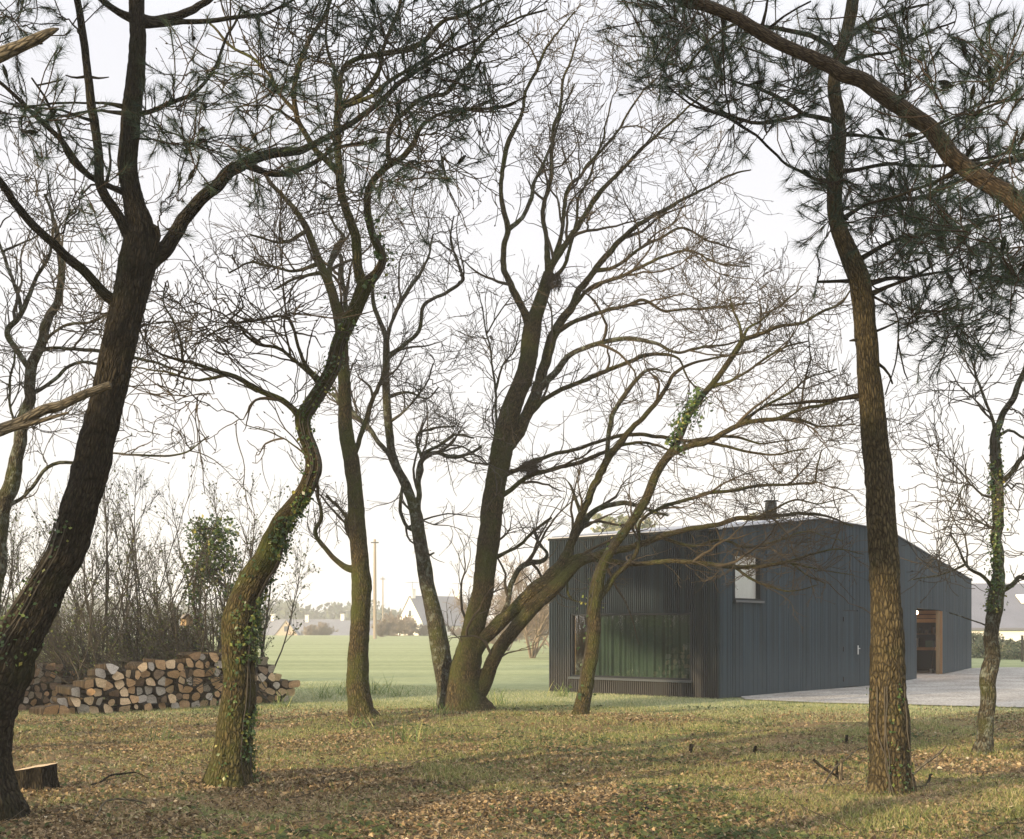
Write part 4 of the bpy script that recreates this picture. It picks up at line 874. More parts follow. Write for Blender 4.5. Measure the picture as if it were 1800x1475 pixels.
t7.limb([(1470,300,13),(1510,298,9),(1560,290,9),(1620,290,8),(1680,290,8),(1740,278,8),(1830,258,8)], PB, -0.7)
t7.limb([(1475,235,12),(1515,240,8),(1560,245,8),(1600,250,7),(1650,225,7),(1700,205,6),(1760,182,6),(1830,170,5)], PB, 1.0)
t7.limb([(1520,500,16),(1560,492,10),(1600,490,9),(1650,480,7),(1700,470,5)], PB, 0.4); t7.limb([(1520,522,14),(1560,505,9),(1600,490,8),(1640,460,6)], PB, -0.4)
t7.limb([(1524,455,13),(1560,430,9),(1600,415,9),(1650,405,9),(1710,395,7),(1790,380,6)], PB, 0.2)
t7.limb([(1535,590,7),(1560,575,6),(1585,560,4)], PB); t7.limb([(1480,80,14),(1520,40,10),(1570,20,8),(1630,5,6)], PB, 0.5); t7.limb([(1468,120,12),(1515,100,9),(1570,90,7),(1620,60,6),(1680,40,5)], PB, -0.5)
t7.limb([(1540,530,6),(1570,545,5),(1578,590,5),(1575,640,4),(1560,690,3)], PB); t7.limb([(1576,600,4),(1590,650,4),(1600,670,3)], PB)
pine_crown(t7, [(1160,50,50,70,46),(1230,90,60,60,24),(1180,130,40,30,14),(1260,170,90,50,24),(1330,200,70,50,16),(1300,60,90,60,22),(1410,60,80,60,18),(1400,160,70,50,16),(1540,60,60,60,14),(1480,260,50,60,18),(1480,340,40,50,14),(1460,360,30,50,10),(1440,430,20,30,4),(1600,160,60,60,14),(1610,230,60,60,16),(1650,80,60,60,14),(1740,70,50,60,10),(1720,130,40,30,8),(1770,150,40,60,14),(1700,250,80,60,18),(1560,300,60,50,18),(1640,350,90,50,26),(1750,350,60,60,22),(1560,400,60,50,20),(1650,440,100,50,34),(1760,440,60,50,24),(1630,520,60,40,24),(1740,520,60,40,20),(1640,575,50,30,22),(1700,600,30,20,8),(1560,480,30,30,8)], 1.1, 1.0, 42)
ivy_on(t7, 1200, 1400, 260, side=1.6, size=0.03, spread=0.01)

# --- slim ivy-clad tree at the right edge
t8 = Tree('oak_tree', 'slim ivy wrapped oak near the right edge beside the gravel', 'tree', 15.3, (1727, 1326), 88)
t8.trunk([(1727,1328,36),(1729,1300,29),(1733,1250,27),(1740,1200,28),(1742,1150,26),(1743,1110,25),(1750,1065,27),(1756,1030,25),(1754,990,20),(1755,940,19),(1758,890,20),(1754,840,19),(1750,795,18),(1751,760,16),(1762,728,13),(1780,698,12),(1792,665,10),(1808,625,8),(1830,580,6)], M_oak_l, bark=0.07, detail=1.0, lean=0.4)
t8.limb([(1756,1038,18),(1775,1032,12),(1786,1022,11),(1793,1012,10),(1815,1016,10),(1850,1012,8)], L_, 0.2); t8.limb([(1750,1045,14),(1738,1025,10),(1722,1008,9),(1705,1000,8),(1692,985,7),(1684,965,5),(1676,945,4)], L_, -0.3)
t8.limb([(1695,990,6),(1670,1003,5),(1640,1012,4),(1600,1022,3)], L_); t8.limb([(1751,760,10),(1742,732,8),(1730,705,8),(1722,675,7),(1714,645,6),(1725,615,5),(1745,585,4),(1770,555,3)], L_, 0.3)
t8.limb([(1715,648,5),(1700,620,4),(1670,600,3)], L_); t8.limb([(1756,850,14),(1775,835,12),(1795,812,11),(1815,790,9)], L_, -0.2); t8.limb([(1753,770,8),(1775,755,7),(1800,770,6),(1830,775,5)], L_)
t8.limb([(1752,875,8),(1725,870,6),(1700,850,5),(1680,880,4),(1665,900,3)], L_); t8.limb([(1756,930,7),(1735,925,5),(1700,900,4),(1670,895,3)], L_)
t8.limb([(1745,1110,6),(1735,1100,5),(1700,1085,4),(1670,1075,3)], L_)
oak_crown(t8, [(1740,620,60,60,20),(1680,860,60,50,16),(1650,990,50,40,12),(1790,720,30,60,8),(1700,940,50,40,10),(1800,900,30,80,8),(1640,760,50,60,8),(1690,700,40,50,8),(1760,980,40,30,4)], 1.5, M_twig_l, 0.75)
ivy_on(t8, 740, 1080, 1500, side=0.3, size=0.038, spread=0.04)

# --- pale leaning tree behind the left pine
t9 = Tree('oak_tree', 'slender grey oak behind the leaning pine at the left edge', 'tree', 15.5, (-42, 1330), 99)
t9.trunk([(-40,1332,44),(-34,1240,38),(-24,1120,34),(-8,1000,32),(2,930,31),(12,865,30),(26,810,24),(38,768,21),(48,720,21),(55,670,21),(64,630,20),(76,590,18),(88,555,16),(102,520,14),(108,485,13),(106,455,12),(100,420,10),(95,385,7),(80,340,5)], M_oak_l, bark=0.06, detail=0.9, lean=0.4)
t9.limb([(14,892,12),(35,878,9),(58,856,9),(80,830,9),(105,815,9),(135,811,8),(165,795,5)], L_, 0.3); t9.limb([(52,692,12),(75,682,9),(100,665,9),(120,645,9),(145,633,8),(175,640,6),(215,630,4)], L_, 0.5)
t9.limb([(-10,640,12),(15,590,13),(32,560,13),(48,525,12),(60,495,10),(85,450,8),(95,400,6)], L_, 0.4); t9.limb([(40,550,9),(28,510,9),(12,475,9),(3,440,8),(-10,400,6)], L_, 0.2)
t9.limb([(62,615,10),(90,612,9),(130,612,9),(180,615,9),(230,625,8),(280,640,7),(330,655,5)], L_, 0.6); t9.limb([(66,608,9),(95,585,8),(130,568,8),(165,562,7),(205,545,5)], L_, -0.4)
t9.limb([(12,800,9),(25,740,7),(18,680,7),(25,620,6),(10,590,5)], L_, 0.4); t9.limb([(180,806,7),(225,799,6),(290,801,6),(330,792,5),(370,768,4)], L_, 0.1)
t9.limb([(0,445,8),(40,425,5),(90,400,4)], L_)
oak_crown(t9, [(60,330,70,70,28),(150,560,70,60,22),(60,480,60,60,18),(150,700,60,50,12),(60,620,70,60,14),(290,770,70,30,10),(130,440,70,60,18),(280,560,80,70,18),(220,330,60,60,10),(100,760,60,40,8)], 1.8, M_twig_l, 0.85)

# --- tree outside the left edge: two broken pale limbs reach into the picture
t10 = Tree('dead_tree', 'tree past the left edge whose two broken pale limbs reach into view', 'tree', 7.6, (-330, 1560), 100)
t10.trunk([(-330,1560,80),(-325,1300,70),(-315,1000,62),(-305,860,58),(-300,600,52),(-290,300,48),(-280,0,44),(-270,-300,36)], M_dead, bark=0.08, flare=True)
t10.limb([(-305,860,50),(-200,820,34),(-90,786,28),(0,750,24),(60,728,22),(120,704,20),(160,687,19),(190,676,18)], M_dead, 0.3, 0.03, label='pale bare broken limb crossing the pine trunk')
t10.limb([(-150,815,26),(-60,790,18),(0,763,14),(60,745,12),(100,732,9),(121,726,6)], M_dead, 0.1, 0.03)
t10.limb([(-298,270,44),(-180,190,34),(-80,135,30),(0,98,28),(40,78,24),(70,66,22),(92,55,14),(102,50,5)], M_dead, 0.2, 0.04, label='short splintered limb at the upper left')

# --- long leaning pine trunk crossing the upper right
t11 = Tree('pine_tree', 'reddish pine trunk slanting across the upper right corner', 'tree', 8.6, (2330, 1496), 111)
t11.trunk([(2330,1500,92),(2310,1300,80),(2260,1050,74),(2170,800,68),(2040,600,62),(1930,480,58),(1850,405,54),(1780,352,51),(1720,305,47),(1660,255,45),(1600,205,43),(1550,165,41),(1500,135,38),(1450,110,36),(1400,88,34),(1350,60,33),(1300,33,32),(1250,12,30),(1190,-8,28),(1120,-40,25),(1020,-90,20)], M_pine2, bark=0.07, detail=1.1, lean=0.8)
t11.limb([(1340,55,10),(1345,20,7),(1350,-20,5)], PB); t11.limb([(1345,50,8),(1380,25,6),(1420,0,5)], PB)
t11.limb([(1625,235,9),(1650,220,7),(1690,200,7),(1740,180,6),(1800,172,5),(1850,160,4)], PB, 0.6); t11.limb([(1270,25,9),(1272,80,6),(1275,150,5),(1285,210,4)], PB, 0.1)
t11.limb([(1300,45,8),(1260,60,6),(1230,90,5),(1200,130,4)], M_oak, 0.1); t11.limb([(1690,290,14),(1720,290,11),(1760,285,10),(1830,262,10)], PB, 0.4)
t11.limb([(1690,300,13),(1640,320,9),(1600,335,8),(1560,350,7),(1520,365,5)], PB, 0.5)
pine_crown(t11, [(1745,90,60,50,9),(1700,180,70,50,12),(1780,220,40,60,12),(1640,130,60,40,8),(1780,330,40,70,14),(1700,420,70,50,16),(1780,480,40,60,10),(1500,40,70,40,6),(1200,60,60,60,14),(1620,380,70,60,14),(1580,30,50,40,6)], 0.8, 1.0, 36)

# dark masses of loose twigs in the central oak
def tangle(px, py, Y, r, label):
    rg = np.random.default_rng(int(px)); c = at(px, py, Y); n = 300
    a = norm(rg.normal(0, 1, (n, 3))); a[:, 2] *= 0.55; S = c+a*r*rg.uniform(0.4, 1.0, (n, 1)); D = np.cross(a, rg.normal(0, 1, (n, 3)))
    P, R = grow(S, D, rg.uniform(0.10, 0.22, n), np.full(n, 0.006), np.full(n, 0.003), 4, 0.15, 0.0, rg); mb = MB(); tubes(P, R, 3, mb)
    tag(mb.build('twig_tangle', M_twig, None, loc=c), label, 'tangle')
tangle(972, 497, 22.2, 0.21, 'dark twiggy nest high in the main fork of the central oak')
tangle(932, 822, 22.0, 0.22, 'dark twiggy nest low against the right side of the central oak')

# ------------------------------------------------------------------ shading pines outside the frame, towards the sun
def far_pine(name, label, x, y, H, seed, crown=(0.35, 1.0), wdt=2.4, n=2600, leaf=0.32, mt=None, trunk_r=0.2, group=None, cat='tree'):
    rg = np.random.default_rng(seed); z0 = float(ground_z(x, y)); t = thing(name, label, cat, (x, y, z0), group)
    mb = MB(); P = np.array([[x, y, z0-0.3], [x+rg.normal(0, .1), y, z0+H*0.35], [x+rg.normal(0, .3), y+rg.normal(0, .3), z0+H*0.7], [x+rg.normal(0, .3), y, z0+H*0.95]])
    P2, R2 = limb_tube(P, np.array([trunk_r*1.2, trunk_r*0.8, trunk_r*0.5, 0.03]), mb, rg, 0.0); 
    S = P2[rg.integers(int(len(P2)*crown[0]), len(P2), 22)]; D = norm(np.c_[rg.normal(0, 1, (22, 2)), rg.uniform(-0.1, 0.6, 22)])
    Pb, Rb = grow(S, D, rg.uniform(0.5, 1.0, 22)*wdt, np.full(22, 0.05), np.full(22, 0.01), 8, 0.12, 0.03, rg); tubes(Pb, Rb, 5, mb)
    mb.build('trunk', M_pine_d, t)
    nb = MB(); k = rg.integers(0, 22, n); q = rg.integers(3, 8, n); C = Pb[k, q]+rg.normal(0, 0.30, (n, 3))*np.array([1, 1, 0.6])
    leaf_quads(nb, C, rg.normal(0, 1, (n, 3)), rg.uniform(leaf*0.5, leaf, n), rg)
    tag(nb.build('crown', mt or M_needle, t, smooth=False), kind='stuff'); return t
for i, (x, y, H, cb_, lf) in enumerate([(-17, -3, 18, 0.5, 4200), (-23, 3, 19, 0.5, 4200), (-12, -9, 18, 0.5, 4200), (-27, 11, 19, 0.5, 4200), (-9, -14, 18, 0.45, 4200), (-33, 16, 20, 0.48, 4200), (-28, -4, 20, 0.5, 4200), (-20, -13, 20, 0.5, 4200), (-36, 6, 21, 0.5, 4200),
                                       (-13.5, 0.1, 6.5, 0.30, 1500), (-14.8, -6.5, 18, 0.46, 5000), (-31, 15, 7.0, 0.2, 1500)]):
    far_pine('pine_tree', 'pine standing out of view to the left behind the viewer', x, y, H, 200+i, crown=(cb_, 1.0), wdt=3.4 if H > 10 else 1.8, n=int(lf*1.7), leaf=0.42 if H > 10 else 0.3, group='pines out of view behind the camera')

# ------------------------------------------------------------------ bare thicket behind the firewood
def shrub(px, Y, H, ns, seed, label, lean=0.0, spread=0.45, leafy=0.0, low=0):
    rg = np.random.default_rng(seed); x, _, _ = at(px, 0, Y); z0 = float(ground_z(x, Y)); c = np.array([x, Y, z0])
    t = thing('bare_shrub', label, 'shrub', c, 'bare shrubs behind the firewood')
    mb = MB(); S = c+np.c_[rg.normal(0, 0.30, (ns, 2)), np.full(ns, -0.05)]
    D = np.c_[rg.normal(lean, spread, ns), rg.normal(0, spread*0.6, ns), np.full(ns, 1.0)]
    P, R = grow(S, D, H*rg.uniform(0.65, 1.08, ns), rg.uniform(0.022, 0.042, ns), np.full(ns, 0.005), 18, 0.09, 0.05, rg); tubes(P, R, 6, mb)
    if low:
        S = c+np.c_[rg.uniform(-0.2, 1.6, low), rg.normal(0, 0.4, low), rg.uniform(0, 0.5, low)]
        D = np.c_[rg.uniform(-1.5, -0.4, low), rg.normal(0, 0.3, low), rg.uniform(0.5, 1.2, low)]
        Pl, Rl = grow(S, D, rg.uniform(1.0, 2.4, low), rg.uniform(0.010, 0.022, low), np.full(low, 0.004), 18, 0.07, -0.025, rg); tubes(Pl, Rl, 5, mb)
        P = np.concatenate([P, Pl]); R = np.concatenate([R, Rl])
    mb.build('stems', M_shrub, t); tb = MB()
    S, D, rr, i = spawn(P, R, np.r_[np.full(ns, 16.0), np.full(len(P)-ns, 5.0)], rg, 0.25, (0.35, 0.9)); D = D+(0, 0, 0.3)
    P2, R2 = grow(S, D, rg.uniform(0.35, 1.0, len(S)), np.minimum(rr*0.7, 0.009), np.full(len(S), 0.0035), 7, 0.16, 0.06, rg); tubes(P2, R2, 4, tb)
    S, D, rr, i = spawn(P2, R2, 5, rg, 0.2, (0.4, 0.9)); P3, R3 = grow(S, D, rg.uniform(0.12, 0.4, len(S)), np.full(len(S), 0.004), np.full(len(S), 0.003), 4, 0.2, 0.06, rg); tubes(P3, R3, 3, tb)
    tag(tb.build('twigs', M_shrub, t), kind='stuff')
    nl = int(500+leafy*1200); lb = MB(); k = rg.integers(0, len(P3), nl); C = P3[k, rg.integers(1, 4, nl)]+rg.normal(0, 0.02, (nl, 3))
    leaf_quads(lb, C, rg.normal(0, 1, (nl, 3)), rg.uniform(0.03, 0.06, nl), rg)
    tag(lb.build('leaves', M_groundivy, t, smooth=False), kind='stuff')
    return t, P
labs = ['bare shrub at the far left edge behind the leaning pine', 'bare shrub showing just left of the leaning pine trunk', 'bare shrub just right of the leaning pine trunk', 'tallest bare shrub, rising behind the left half of the firewood',
        'bare shrub behind the middle of the firewood', 'bare shrub left of the nesting box', 'bare shrub under the ivy clump that carries the nesting box', 'bare shrub between the nesting box and the ivy clad oak', 'short bare shrub half hidden by the ivy clad oak', 'thin bare shrub with stems leaning left over the dark log stack']
spec = [(-40,24.5,4.0,7,0.0,22),(35,26.5,4.0,8,0.05,32),(125,25,4.3,7,0.05,36),(205,26.5,5.2,8,0.12,34),(262,25.5,4.5,7,-0.05,36),(305,27.5,4.8,8,0.0,38),(345,25,4.0,6,0.1,34),(395,26.5,4.7,7,0.05,26),(455,27.5,4.6,8,0.0,0),(165,24,3.1,6,-0.25,34)]
shr = []
for i, (px, Y, H, ns, ln_, lw) in enumerate(spec): shr.append(shrub(px, Y, H, ns, 300+i, labs[i], ln_, 0.22, 0.8, lw))
# leafy ivy clump on a dead stem
def ivy_bush(px, Y, pts, n, seed, label):
    rg = np.random.default_rng(seed); x, _, _ = at(px, 0, Y); z0 = float(ground_z(x, Y)); t = thing('ivy_bush', label, 'ivy', (x, Y, z0))
    P = np.array([at(a, b_, Y) for a, b_, _ in pts]); P = np.vstack([[x, Y, z0-0.1], P]); mb = MB(); limb_tube(P, np.full(len(P), 0.03), mb, rg); 
    lb = MB()
    for (a, b_, r) in pts:
        k = int(n*r*r/3000.0)+20; q = norm(rg.normal(0, 1, (k, 3)))*rg.uniform(0.1, 1, (k, 1))**0.5; C = at(a, b_, Y)+q*r*Y/F
        leaf_quads(lb, C, rg.normal(0, 1, (k, 3))+(0, 0, 0.5), rg.uniform(0.05, 0.10, k), rg)
        S = np.repeat(at(a, b_, Y)[None], 14, 0); Pg, Rg = grow(S, rg.normal(0, 1, (14, 3)), rg.uniform(0.5, 1.2, 14)*r*Y/F, np.full(14, 0.01), np.full(14, 0.004), 6, 0.2, 0.03, rg); tubes(Pg, Rg, 4, mb)
    mb.build('stems', M_shrub, t); tag(lb.build('foliage', M_ivy, t, smooth=False), kind='stuff')
ivy_bush(345, 25.7, [(352,1140,14),(345,1090,16),(342,1045,22),(348,1000,32),(365,960,42),(388,935,34),(350,930,24),(400,985,30),(372,1010,30),(408,1040,22)], 700, 5, 'upright clump of green ivy behind the firewood right of the nesting box')
ivy_bush(395, 25.4, [(398,1150,12),(392,1115,14),(388,1090,12)], 500, 6, 'small yellowing ivy spray against the ivy clad oak')
# nesting box
nbp = at(328, 1100, 25.2); nb_ = thing('nesting_box', 'small pale wooden nesting box hung in the shrubs above the firewood', 'birdhouse', nbp)
mb = MB(); w_, h_, d_ = 0.18, 0.22, 0.18; x, y, z = nbp
prof = np.array([[-w_/2, 0], [w_/2, 0], [w_/2, h_*0.75], [0, h_*1.15], [-w_/2, h_*0.75]])
V = np.array([[x+p[0], y-d_/2, z+p[1]] for p in prof]+[[x+p[0], y+d_/2, z+p[1]] for p in prof])
mb.add(V, [[0, 1, 6, 5], [1, 2, 7, 6], [2, 3, 8, 7], [3, 4, 9, 8], [4, 0, 5, 9]]); mb.add(V, [[4, 3, 2, 1, 0], [5, 6, 7, 8, 9]])
rot = 0.5
def rotz(mb, c, a):
    R_ = np.array([[cos(a), -sin(a)], [sin(a), cos(a)]])
    for v in mb.v: v[:, :2] = (v[:, :2]-c[:2]) @ R_.T + c[:2]
rotz(mb, nbp, rot); mb.build('box', flat_mat('pine_board', (0.45, 0.33, 0.20), 0.8, 0.2, 0.15, 20), nb_, smooth=False)
mb = MB()
for sgn in (-1, 1):
    v = np.array([[x, y-d_*0.75, z+h_*1.17], [x+sgn*w_*0.72, y-d_*0.75, z+h_*0.66], [x+sgn*w_*0.72, y+d_*0.7, z+h_*0.66], [x, y+d_*0.7, z+h_*1.17]]); v2 = v+(0, 0, 0.018)
    mb.add(np.vstack([v, v2]), [[0, 1, 2, 3], [4, 5, 6, 7], [0, 1, 5, 4], [1, 2, 6, 5], [2, 3, 7, 6]])
rotz(mb, nbp, rot); mb.build('roof', flat_mat('grey_board', (0.5, 0.46, 0.42), 0.8, 0.2, 0.2, 20), nb_, smooth=False)
mb = MB(); th = np.linspace(0, 2*pi, 14, endpoint=False); mb.add(np.vstack([[[x+0.022*cos(a), y-d_/2-0.003, z+0.11+0.022*sin(a)] for a in th]]), [list(range(14))]); rotz(mb, nbp, rot); mb.build('entrance_hole', M_black, nb_, smooth=False)
mb = MB(); P = np.array([[x, y+0.14, 0.0], [x+0.02, y+0.13, 1.0], [x, y+0.12, z+0.3]]); tubes(P, np.array([0.014, 0.012, 0.012]), 7, mb); mb.build('post', M_shrub, nb_)

# ------------------------------------------------------------------ firewood
def endgrain(name, c, c2):
    m, nt, b = mat(name, 0.85, 0.2); pos = position(nt)
    n = noise(nt, mapping(nt, pos, (9, 9, 26)), 1.0, 5, 0.65); n2 = noise(nt, pos, 40, 3)
    col = ramp_node(nt, n, [(0.3, c2), (0.65, c)]); nt.links.new(mixc(nt, 0.35, col, ramp_node(nt, n2, [(0.35, tuple(x*0.5 for x in c2)), (0.65, c)])), b.inputs['Base Color']); bump(nt, b, n2, 0.5, 0.01); return m
ENDS = [('tan', endgrain('end_tan', (0.72, 0.55, 0.35), (0.46, 0.32, 0.19))), ('orange brown', endgrain('end_orange', (0.60, 0.40, 0.22), (0.36, 0.22, 0.12))), ('grey', endgrain('end_grey', (0.40, 0.36, 0.30), (0.20, 0.175, 0.145))),
        ('pale grey', endgrain('end_pale', (0.58, 0.53, 0.47), (0.34, 0.29, 0.24))), ('dark brown', endgrain('end_brown', (0.24, 0.17, 0.11), (0.11, 0.075, 0.05)))]
M_side = bark_mat('log_side', (0.03, 0.022, 0.015), (0.08, 0.06, 0.04), (0.15, 0.12, 0.085), moss_amt=0.2)
def clip(poly, p, n):   # keep the side where (q-p)·n <= 0
    out = []
    for i in range(len(poly)):
        a = poly[i]; b_ = poly[(i+1) % len(poly)]; da = np.dot(a-p, n); db = np.dot(b_-p, n)
        if da <= 0: out.append(a)
        if (da < 0 < db) or (db < 0 < da): out.append(a+(b_-a)*(da/(da-db)))
    return out
ORD = ['first', 'second', 'third', 'fourth', 'fifth', 'sixth', 'seventh', 'eighth', 'ninth', 'tenth', 'eleventh', 'twelfth', 'thirteenth', 'fourteenth', 'fifteenth', 'sixteenth', 'seventeenth', 'eighteenth', 'nineteenth', 'twentieth', 'twenty-first', 'twenty-second', 'twenty-third', 'twenty-fourth', 'twenty-fifth', 'twenty-sixth', 'twenty-seventh', 'twenty-eighth']
def pile(A, B, prof, dx, dz, seed, where, group, probs, depth=0.42):
    rg = np.random.default_rng(seed); A = np.array(A); B = np.array(B); Lp = np.linalg.norm(B-A); d = (B-A)/Lp; n = np.array([d[1], -d[0]])  # toward camera
    pts = []; r = 0; z = dz*0.5
    while z < 1.5:
        u = dx*(0.4+0.5*(r % 2)); c = 0
        while u < Lp:
            if z < np.interp(u, prof[0], prof[1]): pts.append((u+rg.normal(0, dx*0.17), z+rg.normal(0, dz*0.16), r, c)); c += 1
            u += dx*rg.uniform(0.8, 1.25)
        z += dz; r += 1
    Q = np.array([(p[0], p[1]) for p in pts])
    counts = {}
    for i, (u, z, r, c) in enumerate(pts):
        s = 0.20; poly = [np.array([u-s*0.7, z-s*0.55]), np.array([u+s*0.7, z-s*0.55]), np.array([u+s*0.7, z+s*0.5]), np.array([u-s*0.7, z+s*0.5])]
        dd = np.hypot(Q[:, 0]-u, Q[:, 1]-z)
        for j in np.argsort(dd)[1:12]: poly = clip(poly, (Q[i]+Q[j])/2-(Q[j]-Q[i])/dd[j]*0.006, (Q[j]-Q[i])/dd[j])
        poly = clip(poly, np.array([u, 0.0]), np.array([0, -1.0])); poly = clip(poly, np.array([u, z+dz*0.62]), norm(np.array([rg.normal(0, .35), 1.0])))
        if len(poly) < 3: continue
        poly = np.array(poly); cen = poly.mean(0)
        round_ = rg.uniform() < 0.14
        if round_:
            rr = min(0.11, 0.85*np.min(np.linalg.norm(poly-cen, axis=1))); th = np.linspace(0, 2*pi, 12, endpoint=False); poly = cen+np.c_[np.cos(th), np.sin(th)]*rr*(1+rg.normal(0, 0.03, (12, 1)))
        else:   # roughen the outline a little: round the corners
            q = []
            for k in range(len(poly)):
                a, b_, c_ = poly[k-1], poly[k], poly[(k+1) % len(poly)]; q += [b_+(a-b_)*0.16, b_+(c_-b_)*0.16]
            poly = np.array(q); poly = cen+(poly-cen)*rg.uniform(0.90, 1.0)
        z_off = rg.normal(0, 0.05); dep = depth*rg.uniform(0.85, 1.1); tilt = rg.normal(0, 0.12, 2)
        ax = np.array([-n[0], -n[1], 0])+np.array([d[0]*tilt[0], d[1]*tilt[0], tilt[1]*0.4]); ax = ax/np.linalg.norm(ax)
        o3 = np.array([A[0]+d[0]*cen[0]+n[0]*z_off, A[1]+d[1]*cen[0]+n[1]*z_off, 0.0]); o3[2] = float(ground_z(o3[0], o3[1]))+cen[1]
        rel = poly-cen; kk = len(rel)
        slope = rg.normal(0, 0.25, 2)
        F0 = np.array([[d[0]*p[0], d[1]*p[0], p[1]] for p in rel]); push = (rel[:, 0]*slope[0]+rel[:, 1]*slope[1])[:, None]*np.array([-n[0], -n[1], 0])
        mb = MB(); V = np.vstack([F0*0.95+push-ax*0.004, F0+push+ax*0.012, F0*rg.uniform(0.85, 1.05)+ax*dep])+o3
        mb.add(V, [list(range(kk))], m=0)
        ring = [[a+i2, a+(i2+1) % kk, b0+(i2+1) % kk, b0+i2] for (a, b0) in ((0, kk), (kk, 2*kk)) for i2 in range(kk)]
        mb.add(V, ring, uv=np.tile(V[:, :2], 1), m=1); mb.add(V, [list(range(3*kk-1, 2*kk-1, -1))], m=0)
        e_ = rg.choice(len(ENDS), p=probs); counts[r] = counts.get(r, 0)+1
        o = mb.build('round_log' if round_ else 'split_log', [ENDS[e_][1], M_side], None, loc=o3, smooth=False)
        nm = 'round' if round_ else 'split'
        row = ['bottom row', 'second row', 'third row', 'fourth row', 'fifth row', 'sixth row', 'seventh row', 'top row'][min(r, 7)]
        tag(o, f"{ENDS[e_][0]} {nm} log, {ORD[counts[r]-1]} from left, {row}, {where}", 'log', group)
pA = at(80, 1262, 21.4); pB = at(515, 1233, 26.1)
pile((pA[0], pA[1]), (pB[0], pB[1]), ([0, 0.45, 0.9, 1.25, 1.7, 2.4, 3.2, 4.2, 5.0, 5.6, 6.2], [0.13, 0.32, 0.60, 0.92, 0.84, 0.92, 1.05, 1.12, 0.98, 0.60, 0.22]), 0.235, 0.158, 71, 'long firewood pile', 'logs of the long firewood pile', [0.42, 0.25, 0.09, 0.14, 0.10])
pC = at(20, 1240, 22.6); pD = at(135, 1236, 23.9)
pile((pC[0], pC[1]), (pD[0], pD[1]), ([0, 0.3, 0.8, 1.6], [0.5, 0.75, 0.9, 0.8]), 0.17, 0.13, 73, 'shade-coloured left stack', 'logs of the shade-coloured left stack', [0.02, 0.05, 0.15, 0.02, 0.76])  # mostly dark brown ends, so the stack's shade is put into its colour

# ------------------------------------------------------------------ stump
sp_ = at(62, 1396, 11.6); sx, sy = sp_[0], 11.6; sz = float(ground_z(sx, sy)); st = thing('tree_stump', 'low sawn tree stump with orange cut top at the lower left', 'stump', (sx, sy, sz))
n = 72; th = np.linspace(0, 2*pi, n, endpoint=False); lv = np.linspace(0, 1, 12); H = 0.24
rr = lambda t, z: 0.185*(1+0.10*np.cos(3*t+1)+0.07*np.cos(7*t)+0.06*(vnoise(t*6, z*3+t*0, 6)-0.5)+0.10*(vnoise(t*12, z*2+t*0, 9)-0.5))*(1+0.45*(1-z)**3)
V = np.array([[sx+rr(th, z)[i]*cos(th[i]), sy+rr(th, z)[i]*sin(th[i]), sz-0.06+z*(H+0.06)+0.03*z*cos(th[i])] for z in lv for i in range(n)])
idx = np.arange(12*n).reshape(12, n); a = idx[:-1]; b_ = idx[1:]; mb = MB(); mb.add(V, np.stack([a, np.roll(a, -1, 1), np.roll(b_, -1, 1), b_], -1).reshape(-1, 4), uv=np.c_[np.tile(th*0.2, 12), np.repeat(lv*H, n)])
mb.build('bark', M_pine_d, st); mb = MB(); top = V[-n:]; cen = top.mean(0); ring2 = cen+(top-cen)*0.5+(0, 0, 0.004); mb.add(np.vstack([top+(0, 0, 0.002), ring2, cen]), [[i, (i+1) % n, n+(i+1) % n, n+i] for i in range(n)]); mb.add(np.vstack([ring2, cen]), [[i, (i+1) % n, n] for i in range(n)])
mb.build('cut_top', ENDS[0][1], st)

# ------------------------------------------------------------------ ground cover
rng = np.random.default_rng(42)
def scatter(n, y0, y1, pad=1.2, power=1.0):
    """points over the visible wedge of ground, denser near the viewer"""
    y = y0*(y1/y0)**(rng.uniform(0, 1, n)**power); hw = 0.4284*y+pad; x = rng.uniform(-1, 1, n)*hw
    return x, y
def not_drive(x, y):
    edge = np.interp(x, [4.0, 5.2, 6.4, 7.8, 9.5, 12, 18, 40], [40, 26.7, 25.5, 25.0, 24.2, 23.6, 23, 22])
    return y < edge
def not_building(x, y):
    q = np.stack([x, y], 1)-P0; return ((q @ nA) > 0.02) | ((q @ nB) > 0.02)
def bladeset(x, y, h, w_, lean, z=None):
    n = len(x); z = ground_z(x, y) if z is None else z; a = rng.uniform(0, 2*pi, n); b = rng.uniform(0, 2*pi, n)
    base = np.stack([x, y, z-0.005], 1); dx = np.stack([np.cos(a), np.sin(a), np.zeros(n)], 1)*w_[:, None]/2
    ld = np.stack([np.cos(b), np.sin(b), np.zeros(n)], 1)*(h*lean)[:, None]; mid = base+np.stack([np.zeros(n), np.zeros(n), h*0.6], 1)+ld*0.35; tip = base+np.stack([np.zeros(n), np.zeros(n), h], 1)+ld
    V = np.stack([base-dx, base+dx, mid+dx*0.7, mid-dx*0.7, tip], 1).reshape(-1, 3); i = np.arange(n)[:, None]*5
    return V, np.concatenate([i+np.array([[0, 1, 2]]), i+np.array([[0, 2, 3]]), i+np.array([[3, 2, 4]])], 1).reshape(-1, 3)
